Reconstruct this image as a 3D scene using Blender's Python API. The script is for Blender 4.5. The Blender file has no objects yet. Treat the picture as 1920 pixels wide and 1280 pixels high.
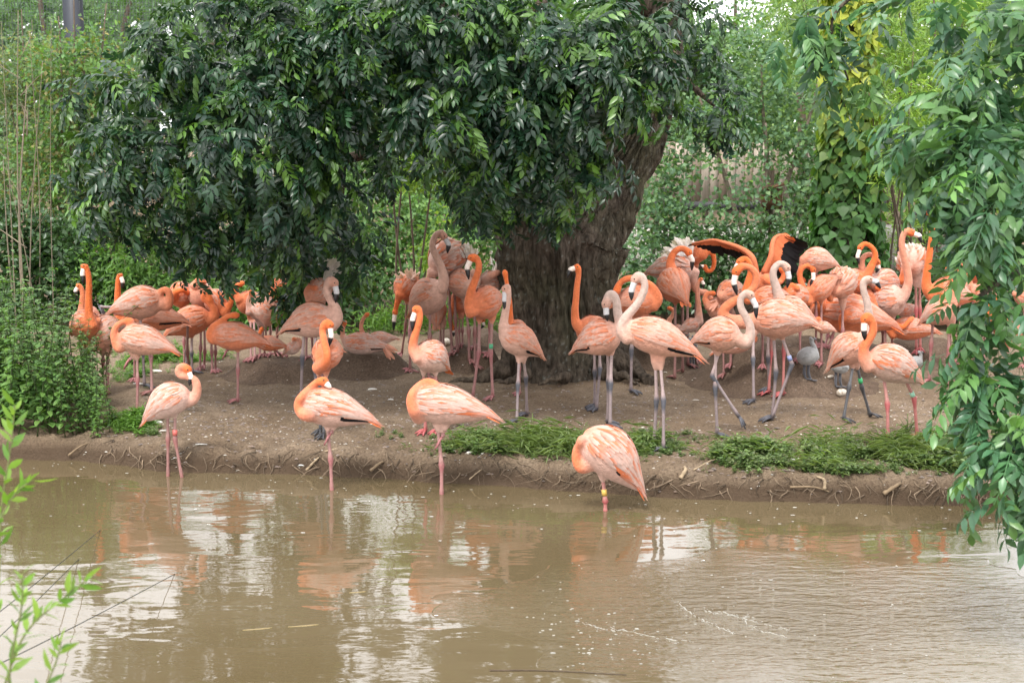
import bpy, math, random
import numpy as np
from mathutils import Vector, Matrix

random.seed(7); RNG = np.random.default_rng(11)
SC = bpy.context.scene
COL = SC.collection
# ------------------------------------------------------------------ camera
CAMZ = 2.5; FPX = 1920*50/36.0; PITCH = math.atan(408/FPX)
cam = bpy.data.cameras.new('camera'); cam.lens = 50; cam.sensor_width = 36; cam.clip_end = 600; cam.clip_start = 0.1
camo = bpy.data.objects.new('camera', cam); COL.objects.link(camo)
camo.location = (0, 0, CAMZ); camo.rotation_euler = (math.pi/2-PITCH, 0, 0); SC.camera = camo
cam.dof.use_dof = True; cam.dof.focus_distance = 11.3; cam.dof.aperture_fstop = 4.5
# ------------------------------------------------------------------ light: bright overcast day
SUN_EL, SUN_AZ = math.radians(58), math.radians(205)     # azimuth clockwise from +Y; behind and left of the camera
w = bpy.data.worlds.new('World'); SC.world = w; w.use_nodes = True
nt = w.node_tree; nt.nodes.clear()
sky = nt.nodes.new('ShaderNodeTexSky'); sky.sky_type = 'NISHITA'; sky.sun_disc = False
sky.sun_elevation = SUN_EL; sky.sun_rotation = SUN_AZ; sky.dust_density = 3.0; sky.ozone_density = 1.0
hsv = nt.nodes.new('ShaderNodeHueSaturation'); hsv.inputs['Saturation'].default_value = 0.30; hsv.inputs['Value'].default_value = 1.75
bg = nt.nodes.new('ShaderNodeBackground'); bg.inputs['Strength'].default_value = 0.13
wo = nt.nodes.new('ShaderNodeOutputWorld')
tcw = nt.nodes.new('ShaderNodeTexCoord'); cl = nt.nodes.new('ShaderNodeTexNoise'); cl.inputs['Scale'].default_value = 2.6; cl.inputs['Detail'].default_value = 6.0
mpw = nt.nodes.new('ShaderNodeMapping'); mpw.inputs['Scale'].default_value = (1, 1, 2.2); nt.links.new(tcw.outputs['Generated'], mpw.inputs[0]); nt.links.new(mpw.outputs[0], cl.inputs['Vector'])
crp = nt.nodes.new('ShaderNodeValToRGB'); crp.color_ramp.elements[0].position = 0.28; crp.color_ramp.elements[1].position = 0.46; nt.links.new(cl.outputs[0], crp.inputs[0])
cmx = nt.nodes.new('ShaderNodeMix'); cmx.data_type = 'RGBA'; nt.links.new(crp.outputs[0], cmx.inputs[0]); cmx.inputs[7].default_value = (8.6, 8.6, 8.8, 1)   # cloud cover over the blue
nt.links.new(sky.outputs[0], hsv.inputs['Color']); nt.links.new(hsv.outputs[0], cmx.inputs[6]); nt.links.new(cmx.outputs[2], bg.inputs['Color']); nt.links.new(bg.outputs[0], wo.inputs['Surface'])
sl = bpy.data.lights.new('sun', 'SUN'); sl.energy = 1.45; sl.angle = math.radians(10); sl.color = (1, 0.96, 0.9)
so = bpy.data.objects.new('sun', sl); COL.objects.link(so)
sd = Vector((math.sin(SUN_AZ)*math.cos(SUN_EL), math.cos(SUN_AZ)*math.cos(SUN_EL), math.sin(SUN_EL)))
so.rotation_euler = sd.to_track_quat('Z', 'Y').to_euler(); so.location = (-6, -8, 20)
SC.view_settings.view_transform = 'Standard'; SC.view_settings.look = 'None'
SC.view_settings.gamma = 1.0; SC.view_settings.exposure = 1.3; SC.view_settings.use_curve_mapping = False
SC.render.engine = 'CYCLES'
try:
    SC.cycles.use_denoising = True; SC.cycles.max_bounces = 8; SC.cycles.transparent_max_bounces = 4
    SC.cycles.diffuse_bounces = 3; SC.cycles.glossy_bounces = 3
except Exception: pass

# ------------------------------------------------------------------ geometry helpers
CT, ST = math.cos(PITCH), math.sin(PITCH)
def P(u, v, Y):
    """point of the photograph's pixel (1920 wide) at world depth Y"""
    x = (u-960); z = (640-v)
    d = np.array([x, CT*FPX + ST*z, -ST*FPX + CT*z])
    return np.array([0, 0, CAMZ]) + d*(Y/d[1])
def pxm(p):
    return FPX/(p[1]*CT - (p[2]-CAMZ)*ST)
def proj(p):
    p = np.asarray(p, float); q = p - np.array([0, 0, CAMZ])
    dep = q[..., 1]*CT - q[..., 2]*ST; up = q[..., 1]*ST + q[..., 2]*CT
    return 960 + FPX*q[..., 0]/dep, 640 - FPX*up/dep, dep
def hash2(ix, iy, s):
    h = (ix*374761393 + iy*668265263 + s*974634777) & 0xffffffff
    h = ((h ^ (h >> 13))*1274126177) & 0xffffffff
    return ((h ^ (h >> 16)) & 0xffff)/65535.0
def vnoise(x, y, s=0):
    x = np.asarray(x, float); y = np.asarray(y, float)
    ix = np.floor(x).astype(np.int64); iy = np.floor(y).astype(np.int64)
    fx = x-ix; fy = y-iy; fx = fx*fx*(3-2*fx); fy = fy*fy*(3-2*fy)
    a = hash2(ix, iy, s); b = hash2(ix+1, iy, s); c = hash2(ix, iy+1, s); d = hash2(ix+1, iy+1, s)
    return (a*(1-fx)+b*fx)*(1-fy)+(c*(1-fx)+d*fx)*fy - 0.5
def fbm(x, y, o=4, s=0):
    r = 0; a = 1.0
    for k in range(o):
        r = r + a*vnoise(np.asarray(x)*2**k, np.asarray(y)*2**k, s+k*17); a *= 0.5
    return r
def sstep(a, b, x):
    t = np.clip((x-a)/(b-a), 0, 1); return t*t*(3-2*t)
def norm(v):
    v = np.asarray(v, float); return v/(np.linalg.norm(v, axis=-1, keepdims=True)+1e-12)

def mesh_np(name, verts, faces, cols=None, mats=None, smooth=False, matidx=None):
    """faces: list of (n,k) int arrays (k = 3 or 4)"""
    me = bpy.data.meshes.new(name)
    verts = np.asarray(verts, np.float32)
    if not isinstance(faces, (list, tuple)) or not hasattr(faces[0], 'shape'): faces = [faces]
    faces = [np.asarray(f, np.int32) for f in faces if len(f)]
    me.vertices.add(len(verts)); me.vertices.foreach_set('co', verts.ravel())
    nl = sum(f.size for f in faces); npoly = sum(len(f) for f in faces)
    me.loops.add(nl); me.polygons.add(npoly)
    me.loops.foreach_set('vertex_index', np.concatenate([f.ravel() for f in faces]))
    tot = np.concatenate([np.full(len(f), f.shape[1], np.int32) for f in faces])
    st = np.concatenate([[0], np.cumsum(tot)[:-1]]).astype(np.int32)
    me.polygons.foreach_set('loop_start', st); me.polygons.foreach_set('loop_total', tot)
    if matidx is not None: me.polygons.foreach_set('material_index', np.asarray(matidx, np.int32))
    if smooth: me.polygons.foreach_set('use_smooth', np.ones(npoly, bool))
    if cols is not None:
        a = me.color_attributes.new('Col', 'FLOAT_COLOR', 'POINT')
        c = np.ones((len(verts), 4), np.float32); c[:, :3] = cols
        a.data.foreach_set('color', c.ravel())
    for m in (mats or []): me.materials.append(m)
    me.update(calc_edges=True); me.validate()
    return me
def link(name, me, parent=None, loc=None, **props):
    o = bpy.data.objects.new(name, me); COL.objects.link(o)
    if parent is not None: o.parent = parent
    if loc is not None: o.location = loc
    for k, v in props.items(): o[k] = v
    return o
def tag(o, label, cat, group=None):
    o['label'] = label; o['category'] = cat
    if group: o['group'] = group
    return o
def empty(name, loc, label, cat, group=None):
    o = bpy.data.objects.new(name, None); COL.objects.link(o); o.location = tuple(loc); o.empty_display_size = 0.1
    return tag(o, label, cat, group)
class MB:
    """collects shapes for ONE mesh"""
    def __init__(s): s.v = []; s.f3 = []; s.f4 = []; s.c = []; s.n = 0
    def add(s, v, f, c):
        v = np.asarray(v, float); f = np.asarray(f, np.int64)+s.n
        s.v.append(v); (s.f3 if f.shape[1] == 3 else s.f4).append(f)
        c = np.asarray(c, float)
        s.c.append(np.broadcast_to(c, (len(v), 3)) if c.ndim == 1 else c); s.n += len(v)
    def tube(s, pts, rad, col, seg=8, caps=True, ell=None, side=None):
        v, f = tube(pts, rad, seg, ell=ell, side=side); c = np.asarray(col, float)
        if c.ndim == 2: c = np.repeat(c, seg, axis=0)
        else: c = np.broadcast_to(c, (len(v), 3))
        pts = np.asarray(pts, float)
        if caps:
            n = len(v); v = np.vstack([v, pts[0], pts[-1]]); c = np.vstack([c, c[0], c[-1]])
            k = np.arange(seg); kk = (k+1) % seg; m = (len(pts)-1)*seg
            s.add(v, f, c); b = s.n-len(v)
            s.f3.append(np.stack([kk, k, np.full(seg, n)], 1)+b); s.f3.append(np.stack([m+k, m+kk, np.full(seg, n+1)], 1)+b)
        else: s.add(v, f, c)
    def box(s, c0, c1, col, M=None):
        x0, y0, z0 = c0; x1, y1, z1 = c1
        v = np.array([[x0,y0,z0],[x1,y0,z0],[x1,y1,z0],[x0,y1,z0],[x0,y0,z1],[x1,y0,z1],[x1,y1,z1],[x0,y1,z1]], float)
        if M is not None: v = v @ np.asarray(M)[:3, :3].T + np.asarray(M)[:3, 3]
        s.add(v, [[0,3,2,1],[4,5,6,7],[0,1,5,4],[1,2,6,5],[2,3,7,6],[3,0,4,7]], col)
    def mesh(s, name, mats, smooth=True, origin=(0, 0, 0)):
        v = np.vstack(s.v)-np.asarray(origin); fs = []
        if s.f4: fs.append(np.vstack(s.f4))
        if s.f3: fs.append(np.vstack(s.f3))
        return mesh_np(name, v, fs, np.vstack(s.c), mats if isinstance(mats, list) else [mats], smooth)
def tube(pts, rad, seg=8, ell=None, side=None):
    pts = np.asarray(pts, float); n = len(pts); rad = np.broadcast_to(np.asarray(rad, float), (n,))
    T = np.gradient(pts, axis=0); T = norm(T)
    a = np.asarray(side, float) if side is not None else (np.array([0, 1., 0]) if abs(T[0][1]) < 0.85 else np.array([1., 0, 0]))
    V = np.zeros((n, seg, 3)); th = np.arange(seg)*2*math.pi/seg
    prev = a
    for i in range(n):
        x = prev - T[i]*np.dot(prev, T[i]); x = x/(np.linalg.norm(x)+1e-9); y = np.cross(T[i], x); prev = x
        e = 1.0 if ell is None else (ell if np.isscalar(ell) else ell[i])
        V[i] = pts[i] + rad[i]*(np.cos(th)[:, None]*x*e + np.sin(th)[:, None]*y)
    k = np.arange(seg); kk = (k+1) % seg; F = []
    for i in range(n-1): F.append(np.stack([i*seg+k, i*seg+kk, (i+1)*seg+kk, (i+1)*seg+k], 1))
    return V.reshape(-1, 3), np.vstack(F)
def crom(pts, per=6):
    """Catmull-Rom through points, returns samples and fractional parameter"""
    p = np.asarray(pts, float)
    if len(p) < 3:
        t = np.linspace(0, 1, per*2+1)[:, None]; return p[0]*(1-t)+p[-1]*t
    q = np.vstack([2*p[0]-p[1], p, 2*p[-1]-p[-2]]); out = []
    for i in range(1, len(q)-2):
        t = np.linspace(0, 1, per, endpoint=False)[:, None]
        a, b, c, d = q[i-1], q[i], q[i+1], q[i+2]
        out.append(0.5*((2*b)+(-a+c)*t+(2*a-5*b+4*c-d)*t**2+(-a+3*b-3*c+d)*t**3))
    out.append(p[-1:]); return np.vstack(out)

# ------------------------------------------------------------------ materials
def mat(name): 
    m = bpy.data.materials.new(name); m.use_nodes = True; n = m.node_tree; n.nodes.clear()
    out = n.nodes.new('ShaderNodeOutputMaterial'); return m, n, out
def N(n, t, **kw):
    x = n.nodes.new(t)
    for k, v in kw.items():
        if k in x.inputs: x.inputs[k].default_value = v
        else: setattr(x, k, v)
    return x
def mixc(n, fac, a, b, mode='MIX'):
    x = n.nodes.new('ShaderNodeMix'); x.data_type = 'RGBA'; x.blend_type = mode
    for sock, val in ((x.inputs[0], fac), (x.inputs[6], a), (x.inputs[7], b)):
        if hasattr(val, 'is_output'): n.links.new(val, sock)
        else: sock.default_value = val if not isinstance(val, tuple) or len(val) == 4 else (*val, 1)
    return x.outputs[2]
def ramp(n, src, stops):
    r = n.nodes.new('ShaderNodeValToRGB'); e = r.color_ramp.elements
    while len(e) < len(stops): e.new(0.5)
    for k, (p, c) in enumerate(stops):
        e[k].position = p; e[k].color = (c, c, c, 1) if np.isscalar(c) else (*c, 1)
    n.links.new(src, r.inputs[0]); return r.outputs[0]
def attr_mat(name, rough=0.6, spec=0.3, noise=0.25, nscale=30, bump=0.0, bscale=60, translucent=0.0, sheen=0.0, stretch=None, coat=0.0, bdist=0.01):
    m, n, out = mat(name)
    a = N(n, 'ShaderNodeAttribute', attribute_name='Col'); tc = N(n, 'ShaderNodeTexCoord')
    src = tc.outputs['Object']
    if stretch:
        mp = N(n, 'ShaderNodeMapping'); mp.inputs['Scale'].default_value = stretch; n.links.new(src, mp.inputs[0]); src = mp.outputs[0]
    nz = N(n, 'ShaderNodeTexNoise', Scale=nscale, Detail=4.0); n.links.new(src, nz.inputs['Vector'])
    k = ramp(n, nz.outputs[0], [(0.3, 1-noise), (0.7, 1+noise*0.6)])
    c = mixc(n, 1.0, a.outputs['Color'], k, 'MULTIPLY')
    p = N(n, 'ShaderNodeBsdfPrincipled', Roughness=rough); p.inputs['Specular IOR Level'].default_value = spec
    n.links.new(c, p.inputs['Base Color'])
    if sheen: p.inputs['Sheen Weight'].default_value = sheen
    if coat: p.inputs['Coat Weight'].default_value = coat; p.inputs['Coat Roughness'].default_value = 0.2
    if bump:
        nb = N(n, 'ShaderNodeTexNoise', Scale=bscale, Detail=4.0); n.links.new(src, nb.inputs['Vector'])
        b = N(n, 'ShaderNodeBump', Strength=bump, Distance=bdist); n.links.new(nb.outputs[0], b.inputs['Height']); n.links.new(b.outputs[0], p.inputs['Normal'])
    if translucent:
        t = N(n, 'ShaderNodeBsdfTranslucent'); tcol = mixc(n, 1.0, c, (1.5, 1.6, 0.55, 1), 'MULTIPLY'); n.links.new(tcol, t.inputs['Color'])
        mx = N(n, 'ShaderNodeMixShader'); mx.inputs[0].default_value = translucent
        n.links.new(p.outputs[0], mx.inputs[1]); n.links.new(t.outputs[0], mx.inputs[2]); n.links.new(mx.outputs[0], out.inputs[0])
    else: n.links.new(p.outputs[0], out.inputs[0])
    return m
M_PLUM = attr_mat('plumage', 0.8, 0.12, 0.16, 34, 0.7, 75, 0.0, 0.15)
M_FEATH = attr_mat('feather', 0.7, 0.15, 0.12, 40, 0.0, 60, 0.12)
M_SKIN = attr_mat('leg_skin', 0.45, 0.4, 0.18, 60, 0.3, 140)
M_BEAK = attr_mat('beak_horn', 0.32, 0.5, 0.10, 60)
M_GLOSSLEAF = attr_mat('glossy_leaf', 0.36, 0.5, 0.22, 14, 0.0, 60, 0.20)
M_LEAF = attr_mat('soft_leaf', 0.5, 0.35, 0.22, 9, 0.0, 60, 0.34)
M_BARK = attr_mat('bark', 0.9, 0.15, 0.6, 24, 1.0, 40, 0.0, 0.0, (1, 1, 0.3), bdist=0.06)
M_WOOD = attr_mat('weathered_wood', 0.85, 0.15, 0.3, 12, 0.4, 40, 0.0, 0.0, (1, 1, 0.08))
M_TWIG = attr_mat('twig', 0.85, 0.2, 0.3, 20, 0.3, 60)
M_PAINT = attr_mat('painted_metal', 0.5, 0.4, 0.1, 8)
M_FLUFF = attr_mat('down', 0.9, 0.1, 0.15, 40, 0.5, 120, 0.0, 0.4)
def soil_mat(name, c1, c2, c3):
    m, n, out = mat(name); tc = N(n, 'ShaderNodeTexCoord')
    def nz(s, d=6.0, r=0.6):
        x = N(n, 'ShaderNodeTexNoise', Scale=s, Detail=d, Roughness=r); n.links.new(tc.outputs['Object'], x.inputs['Vector']); return x.outputs[0]
    big, mid, fine = nz(0.9), nz(6), nz(55, 5, 0.7)
    a = mixc(n, ramp(n, big, [(0.38, 0), (0.62, 1)]), (*c1, 1), (*c2, 1))
    b = mixc(n, ramp(n, mid, [(0.45, 0), (0.75, 0.8)]), a, (*c3, 1))
    c = mixc(n, ramp(n, fine, [(0.32, 0.8), (0.60, 0)]), b, (0.06, 0.04, 0.028, 1))
    vo = N(n, 'ShaderNodeTexVoronoi', Scale=22.0); n.links.new(tc.outputs['Object'], vo.inputs['Vector'])
    sp = ramp(n, vo.outputs['Distance'], [(0.06, 1), (0.11, 0)])
    sp2 = mixc(n, ramp(n, nz(5, 2), [(0.55, 0), (0.62, 1)]), (0, 0, 0, 1), sp)
    d = mixc(n, sp2, c, (0.5, 0.45, 0.38, 1))
    g = N(n, 'ShaderNodeNewGeometry'); sp_ = N(n, 'ShaderNodeSeparateXYZ'); n.links.new(g.outputs['Position'], sp_.inputs[0])
    wz = N(n, 'ShaderNodeMath', operation='MULTIPLY_ADD'); n.links.new(mid, wz.inputs[0]); wz.inputs[1].default_value = 0.10; n.links.new(sp_.outputs[2], wz.inputs[2])
    mr = N(n, 'ShaderNodeMapRange'); mr.inputs['From Min'].default_value = -0.07; mr.inputs['From Max'].default_value = 0.03; mr.inputs['To Min'].default_value = 0.9; mr.inputs['To Max'].default_value = 0.0; n.links.new(wz.outputs[0], mr.inputs[0])
    d = mixc(n, mr.outputs[0], d, (0.075, 0.05, 0.032, 1))
    p = N(n, 'ShaderNodeBsdfPrincipled', Roughness=0.92); p.inputs['Specular IOR Level'].default_value = 0.15
    n.links.new(d, p.inputs['Base Color'])
    h = mixc(n, 0.5, mid, fine); bp = N(n, 'ShaderNodeBump', Strength=1.0, Distance=0.05)
    n.links.new(h, bp.inputs['Height']); n.links.new(bp.outputs[0], p.inputs['Normal']); n.links.new(p.outputs[0], out.inputs[0]); return m
M_SOIL = soil_mat('bank_soil', (0.225, 0.162, 0.105), (0.30, 0.228, 0.160), (0.155, 0.107, 0.068))
M_MUD = soil_mat('nest_mud', (0.125, 0.088, 0.062), (0.185, 0.132, 0.095), (0.085, 0.058, 0.04))
M_LITTER = soil_mat('leaf_litter', (0.06, 0.07, 0.03), (0.05, 0.055, 0.03), (0.09, 0.08, 0.05))
M_PATH = soil_mat('pale_path', (0.5, 0.47, 0.43), (0.58, 0.55, 0.5), (0.42, 0.4, 0.37))
def water_mat():
    m, n, out = mat('muddy_water'); tc = N(n, 'ShaderNodeTexCoord')
    g = N(n, 'ShaderNodeNewGeometry'); sep = N(n, 'ShaderNodeSeparateXYZ'); n.links.new(g.outputs['Position'], sep.inputs[0])
    def nz(scale, s, d=2.0, dist=0.0):
        mp = N(n, 'ShaderNodeMapping'); mp.inputs['Scale'].default_value = scale; n.links.new(tc.outputs['Object'], mp.inputs[0])
        x = N(n, 'ShaderNodeTexNoise', Scale=s, Detail=d, Distortion=dist); n.links.new(mp.outputs[0], x.inputs['Vector']); return x.outputs[0]
    def math_(op, a, b=None):
        x = N(n, 'ShaderNodeMath', operation=op)
        for k, v in enumerate((a, b)):
            if v is None: continue
            if hasattr(v, 'is_output'): n.links.new(v, x.inputs[k])
            else: x.inputs[k].default_value = v
        return x.outputs[0]
    # patch of broken water right of the middle: distance from its middle
    dx = math_('MULTIPLY', math_('SUBTRACT', sep.outputs[0], 1.55), 0.42); dy = math_('MULTIPLY', math_('SUBTRACT', sep.outputs[1], 7.6), 0.62)
    r = math_('SQRT', math_('ADD', math_('MULTIPLY', dx, dx), math_('MULTIPLY', dy, dy)))
    chop = ramp(n, math_('ADD', r, math_('MULTIPLY', nz((1, 1, 1), 1.3), 0.5)), [(0.35, 1), (1.0, 0.12), (1.25, 0.0)])
    swell = nz((0.6, 1.3, 1), 2.3, 2.0, 0.6); rip = nz((0.8, 2.6, 1), 7.0, 2.0, 0.3); fine = nz((0.7, 1.7, 1), 26.0, 3.0, 0.6)
    hs = math_('ADD', math_('MULTIPLY', swell, 0.013), math_('MULTIPLY', rip, 0.0016))
    h = math_('ADD', hs, math_('MULTIPLY', math_('MULTIPLY', fine, chop), 0.018))
    h2 = math_('ADD', h, math_('MULTIPLY', math_('MULTIPLY', rip, chop), 0.030))
    bp = N(n, 'ShaderNodeBump', Strength=0.55, Distance=1.0); n.links.new(h2, bp.inputs['Height'])
    col = mixc(n, ramp(n, nz((1, 1, 1), 0.5, 3.0), [(0.35, 0), (0.65, 1)]), (0.096, 0.072, 0.037, 1), (0.122, 0.094, 0.054, 1))
    p = N(n, 'ShaderNodeBsdfPrincipled', Roughness=0.03, IOR=1.65)
    n.links.new(col, p.inputs['Base Color']); n.links.new(bp.outputs[0], p.inputs['Normal']); n.links.new(p.outputs[0], out.inputs[0]); return m
M_WATER = water_mat()
# ------------------------------------------------------------------ terrain
WZ = -0.2
def on_plane(u, v, z):
    d = np.array([u-960., CT*FPX+ST*(640-v), -ST*FPX+CT*(640-v)]); return np.array([0, 0, CAMZ])+d*((z-CAMZ)/d[2])
_wl = [(-500, 858), (0, 862), (140, 864), (220, 870), (300, 883), (450, 886), (560, 889), (700, 894), (850, 906), (1000, 916), (1100, 923), (1250, 931), (1400, 938), (1600, 942), (1800, 947), (1950, 952), (2400, 958)]
_wp = np.array([on_plane(u, v, WZ)[:2] for u, v in _wl])
def y_edge(x): return np.interp(x, _wp[:, 0], _wp[:, 1]) + 0.05*vnoise(np.asarray(x)*3.1, np.zeros_like(np.asarray(x, float)), 5) + 0.03*vnoise(np.asarray(x)*11., np.zeros_like(np.asarray(x, float)), 6)
_ps = [-2.5, -0.9, -0.25, -0.05, 0.0, 0.035, 0.075, 0.14, 0.3, 0.8, 1.4]; _pz = [-0.75, -0.55, -0.38, -0.26, -0.19, -0.10, -0.045, -0.02, -0.005, 0.01, 0.0]
def base_z(x, y):
    x = np.asarray(x, float); y = np.asarray(y, float); s = y - y_edge(x)
    z = np.interp(s, _ps, _pz)
    dry = sstep(0.0, 0.25, s)
    z = z + dry*(0.05*fbm(x*0.9, y*0.9, 3, 3) + 0.030*fbm(x*4, y*4, 4, 9)) + (0.2+dry*0.8)*0.018*fbm(x*16, y*16, 2, 21)
    z = z + 0.09*sstep(0.02, 0.10, s)*(1-sstep(0.15, 0.5, s))*fbm(x*6, y*6, 3, 33)
    yb = 17.2 + 0.3*vnoise(x*0.8, 0*x, 2) + 0.0*x
    z = z - 0.62*sstep(0, 0.7, y-yb)*(1-sstep(1.5, 2.3, y-yb)) + 0.15*sstep(1.8, 4, y-yb)
    return z
# mounds of nest mud: u, v(top), v(base), half width top px, half width base px
_md = [(520, 672, 716, 62, 108), (683, 656, 708, 48, 95), (875, 620, 662, 62, 92), (885, 652, 700, 38, 62), (1460, 636, 738, 90, 185), (1725, 634, 690, 52, 95), (1245, 622, 690, 40, 85), (1600, 646, 700, 60, 120), (1000, 650, 702, 40, 75)]
MOUNDS = []
for (u, vt, vb, rt, rb) in _md:
    g = on_plane(u, vb, 0.0); s = pxm(g); Rb = rb/s
    c = np.array([g[0], g[1]+Rb*0.75, 0]); top = P(u, vt+2, c[1]); MOUNDS.append((top[0], c[1], max(0.06, top[2]), rt/s, Rb))
def mound_h(i, x, y):
    mx, my, h, rt, rb = MOUNDS[i]
    d = np.hypot(np.asarray(x)-mx, np.asarray(y)-my)*(1+0.28*vnoise(np.asarray(x)*2.3+i, np.asarray(y)*2.3, 40+i))
    return h*(1-sstep(rt*0.85, rb, d))*(1+0.10*vnoise(np.asarray(x)*6, np.asarray(y)*6, 60+i))
def full_z(x, y):
    z = base_z(x, y)
    return z + np.max([mound_h(i, x, y) for i in range(len(MOUNDS))], axis=0)
def ground_at(u, v):
    """where the pixel's ray meets the ground"""
    Y = np.arange(9.0, 22, 0.02); d = np.array([u-960., CT*FPX+ST*(640-v), -ST*FPX+CT*(640-v)]); t = Y/d[1]
    X = d[0]*t; Z = CAMZ+d[2]*t; zz = np.maximum(full_z(X, Y), WZ-0.02); k = np.argmax(Z <= zz)
    if Z[k] > zz[k]: k = len(Y)-1
    return np.array([X[k], Y[k], zz[k]])
def grid_mesh(name, xs, ys, zf, m, smooth=True):
    X, Y = np.meshgrid(xs, ys); Z = zf(X, Y); v = np.stack([X, Y, Z], -1).reshape(-1, 3); nx, ny = len(xs), len(ys)
    i = (np.arange(ny-1)[:, None]*nx+np.arange(nx-1)[None]).ravel()
    return mesh_np(name, v, np.stack([i, i+1, i+nx+1, i+nx], 1), None, [m], smooth)
xs = np.concatenate([[-250, -120, -60, -30, -18, -12, -9], np.arange(-7, 7.01, 0.033), [9, 12, 18, 30, 60, 120, 250]])
ys = np.concatenate([[-60, -20, 0, 4, 7, 8.5, 9.2], np.arange(9.6, 12.6, 0.028), np.arange(12.6, 17.8, 0.06), np.arange(17.8, 23, 0.25), [24, 28, 36, 50, 80, 140, 300]])
link('ground', grid_mesh('ground', xs, ys, base_z, M_SOIL), kind='structure')
for i, (mx, my, h, rt, rb) in enumerate(MOUNDS):
    rr = np.linspace(0, rb*1.12, 26); th = np.linspace(0, 2*math.pi, 57)[:-1]
    R, T = np.meshgrid(rr, th); X = mx+R*np.cos(T); Y = my+R*np.sin(T)
    Z = base_z(X, Y)+mound_h(i, X, Y)+0.03*fbm(X*9, Y*9, 3, 70)*(h/0.3) + 0.006; Z -= 0.05*sstep(0.93, 1.0, R/rr[-1])
    v = np.stack([X, Y, Z], -1).reshape(-1, 3); n = len(rr); k = np.arange(len(th))[:, None]*n; k2 = (np.arange(len(th))[:, None]+1) % len(th)*n; j = np.arange(n-1)[None]
    f = np.stack([(k+j).ravel(), (k+j+1).ravel(), (k2+j+1).ravel(), (k2+j).ravel()], 1)
    me = mesh_np('nest_mound', v-np.array([mx, my, 0]), f, None, [M_MUD], True)
    lab = ['wide mud nest mound at the left, birds on its top under the hanging branches', 'mud nest mound under the pale flamingo lying down, left of the trunk', 'straw-strewn nest mound behind the salmon flamingo left of the trunk',
           'low cracked mud ledge just left of the tree roots', 'largest dark mud bank in the right half, a grey chick at its right end', 'nest mound under the orange flamingo lying down at the right',
           'mud mound between the trunk and the right half flock', 'low mud mound behind the standing grey chick', 'mud heaped against the left foot of the trunk'][i]
    tag(link('nest_mound', me, loc=(mx, my, 0)), lab, 'nest mound', 'mud nest mounds on the island')
wm = mesh_np('pond_water', [[-250, -60, WZ], [250, -60, WZ], [250, 22.5, WZ], [-250, 22.5, WZ]], [[0, 1, 2, 3]], None, [M_WATER])
link('pond_water', wm, kind='structure')

# ------------------------------------------------------------------ foliage builders
def leaflet(base, d, nrm, L, W, fold=0.25, droop=0.25):
    """8 triangle lanceolate leaflet"""
    d = norm(d); s = norm(np.cross(nrm, d)); nn = np.cross(d, s)
    v = [base]
    for t, wf in ((0.33, 1.0), (0.68, 0.8)):
        c = base+d*L*t-nn*droop*L*t*t; v += [c-s*W*wf*0.5+nn*fold*W*0.5*wf, c, c+s*W*wf*0.5+nn*fold*W*0.5*wf]
    v.append(base+d*L-nn*droop*L)
    f = [[0, 2, 1], [0, 3, 2], [1, 2, 5], [1, 5, 4], [2, 3, 6], [2, 6, 5], [4, 5, 7], [5, 6, 7]]
    return np.array(v), np.array(f)
def ash_leaf(rng, pairs=4, L=0.27, ll=0.118, lw=0.047, curl=0.45):
    V = []; F = []; n = 0
    ts = np.linspace(0.30, 0.9, pairs); z = np.array([0, 0, 1.])
    def rp(t): return np.array([L*t*(1-0.12*curl*t), 0, -curl*L*t*t])
    for t in list(ts)+[1.0]:
        p = rp(t); dr = norm(rp(min(1, t+0.02))-rp(t-0.02))
        for sgn in ((-1, 1) if t < 1 else (0,)):
            d = dr*(0.62 if sgn else 1)+np.array([0, sgn*0.85, -0.25])+rng.normal(0, 0.10, 3)
            nn = z+np.array([0, sgn*0.1, 0])+dr*0.3+rng.normal(0, 0.18, 3)
            v, f = leaflet(p, d, nn, ll*(0.8+0.3*math.sin(math.pi*min(t, .95)))*rng.uniform(.9, 1.1), lw*rng.uniform(.85, 1.15), 0.28, rng.uniform(0.08, 0.35))
            V.append(v); F.append(f+n); n += len(v)
    st = [rp(t) for t in (0, 0.35, 0.7, 1.0)]; q = []
    for p in st: q += [p+np.array([0, -0.0022, 0]), p+np.array([0, 0.0022, 0])]
    V.append(np.array(q)); F.append(np.array([[0, 1, 3], [0, 3, 2], [2, 3, 5], [2, 5, 4], [4, 5, 7], [4, 7, 6]])+n)
    return np.vstack(V), np.vstack(F)
def frames(d, up):
    x = norm(d); y = norm(np.cross(up, x)); z = np.cross(x, y); return np.stack([x, y, z], -1)     # columns
def batch(tv, tf, R, pos, sc):
    v = np.einsum('nij,vj->nvi', R, tv)*sc[:, None, None]+pos[:, None, :]
    f = tf[None]+(np.arange(len(pos))*len(tv))[:, None, None]
    return v.reshape(-1, 3), f.reshape(-1, 3)
def lump_xyz(l):
    u, v, Y, ru, rv = l; c = P(u, v, Y); s = pxm(c); return c, np.array([ru/s, 0.5*(ru+rv)/s*0.6, rv/s])
def sample_shoots(lumps, per, rng, front=0.72):
    pos = []; dr = []
    for l in lumps:
        c, r = lump_xyz(l); n = max(2, int(math.pi*l[3]*l[4]/per**2))
        d = norm(rng.normal(size=(n*2, 3))); d[:, 1] -= rng.uniform(0, front, n*2); d = norm(d)[:n]
        rad = rng.uniform(0.45, 1.0, n)**0.6
        pos.append(c+d*r*rad[:, None]); dr.append(d)
    return np.vstack(pos), np.vstack(dr)
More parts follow.
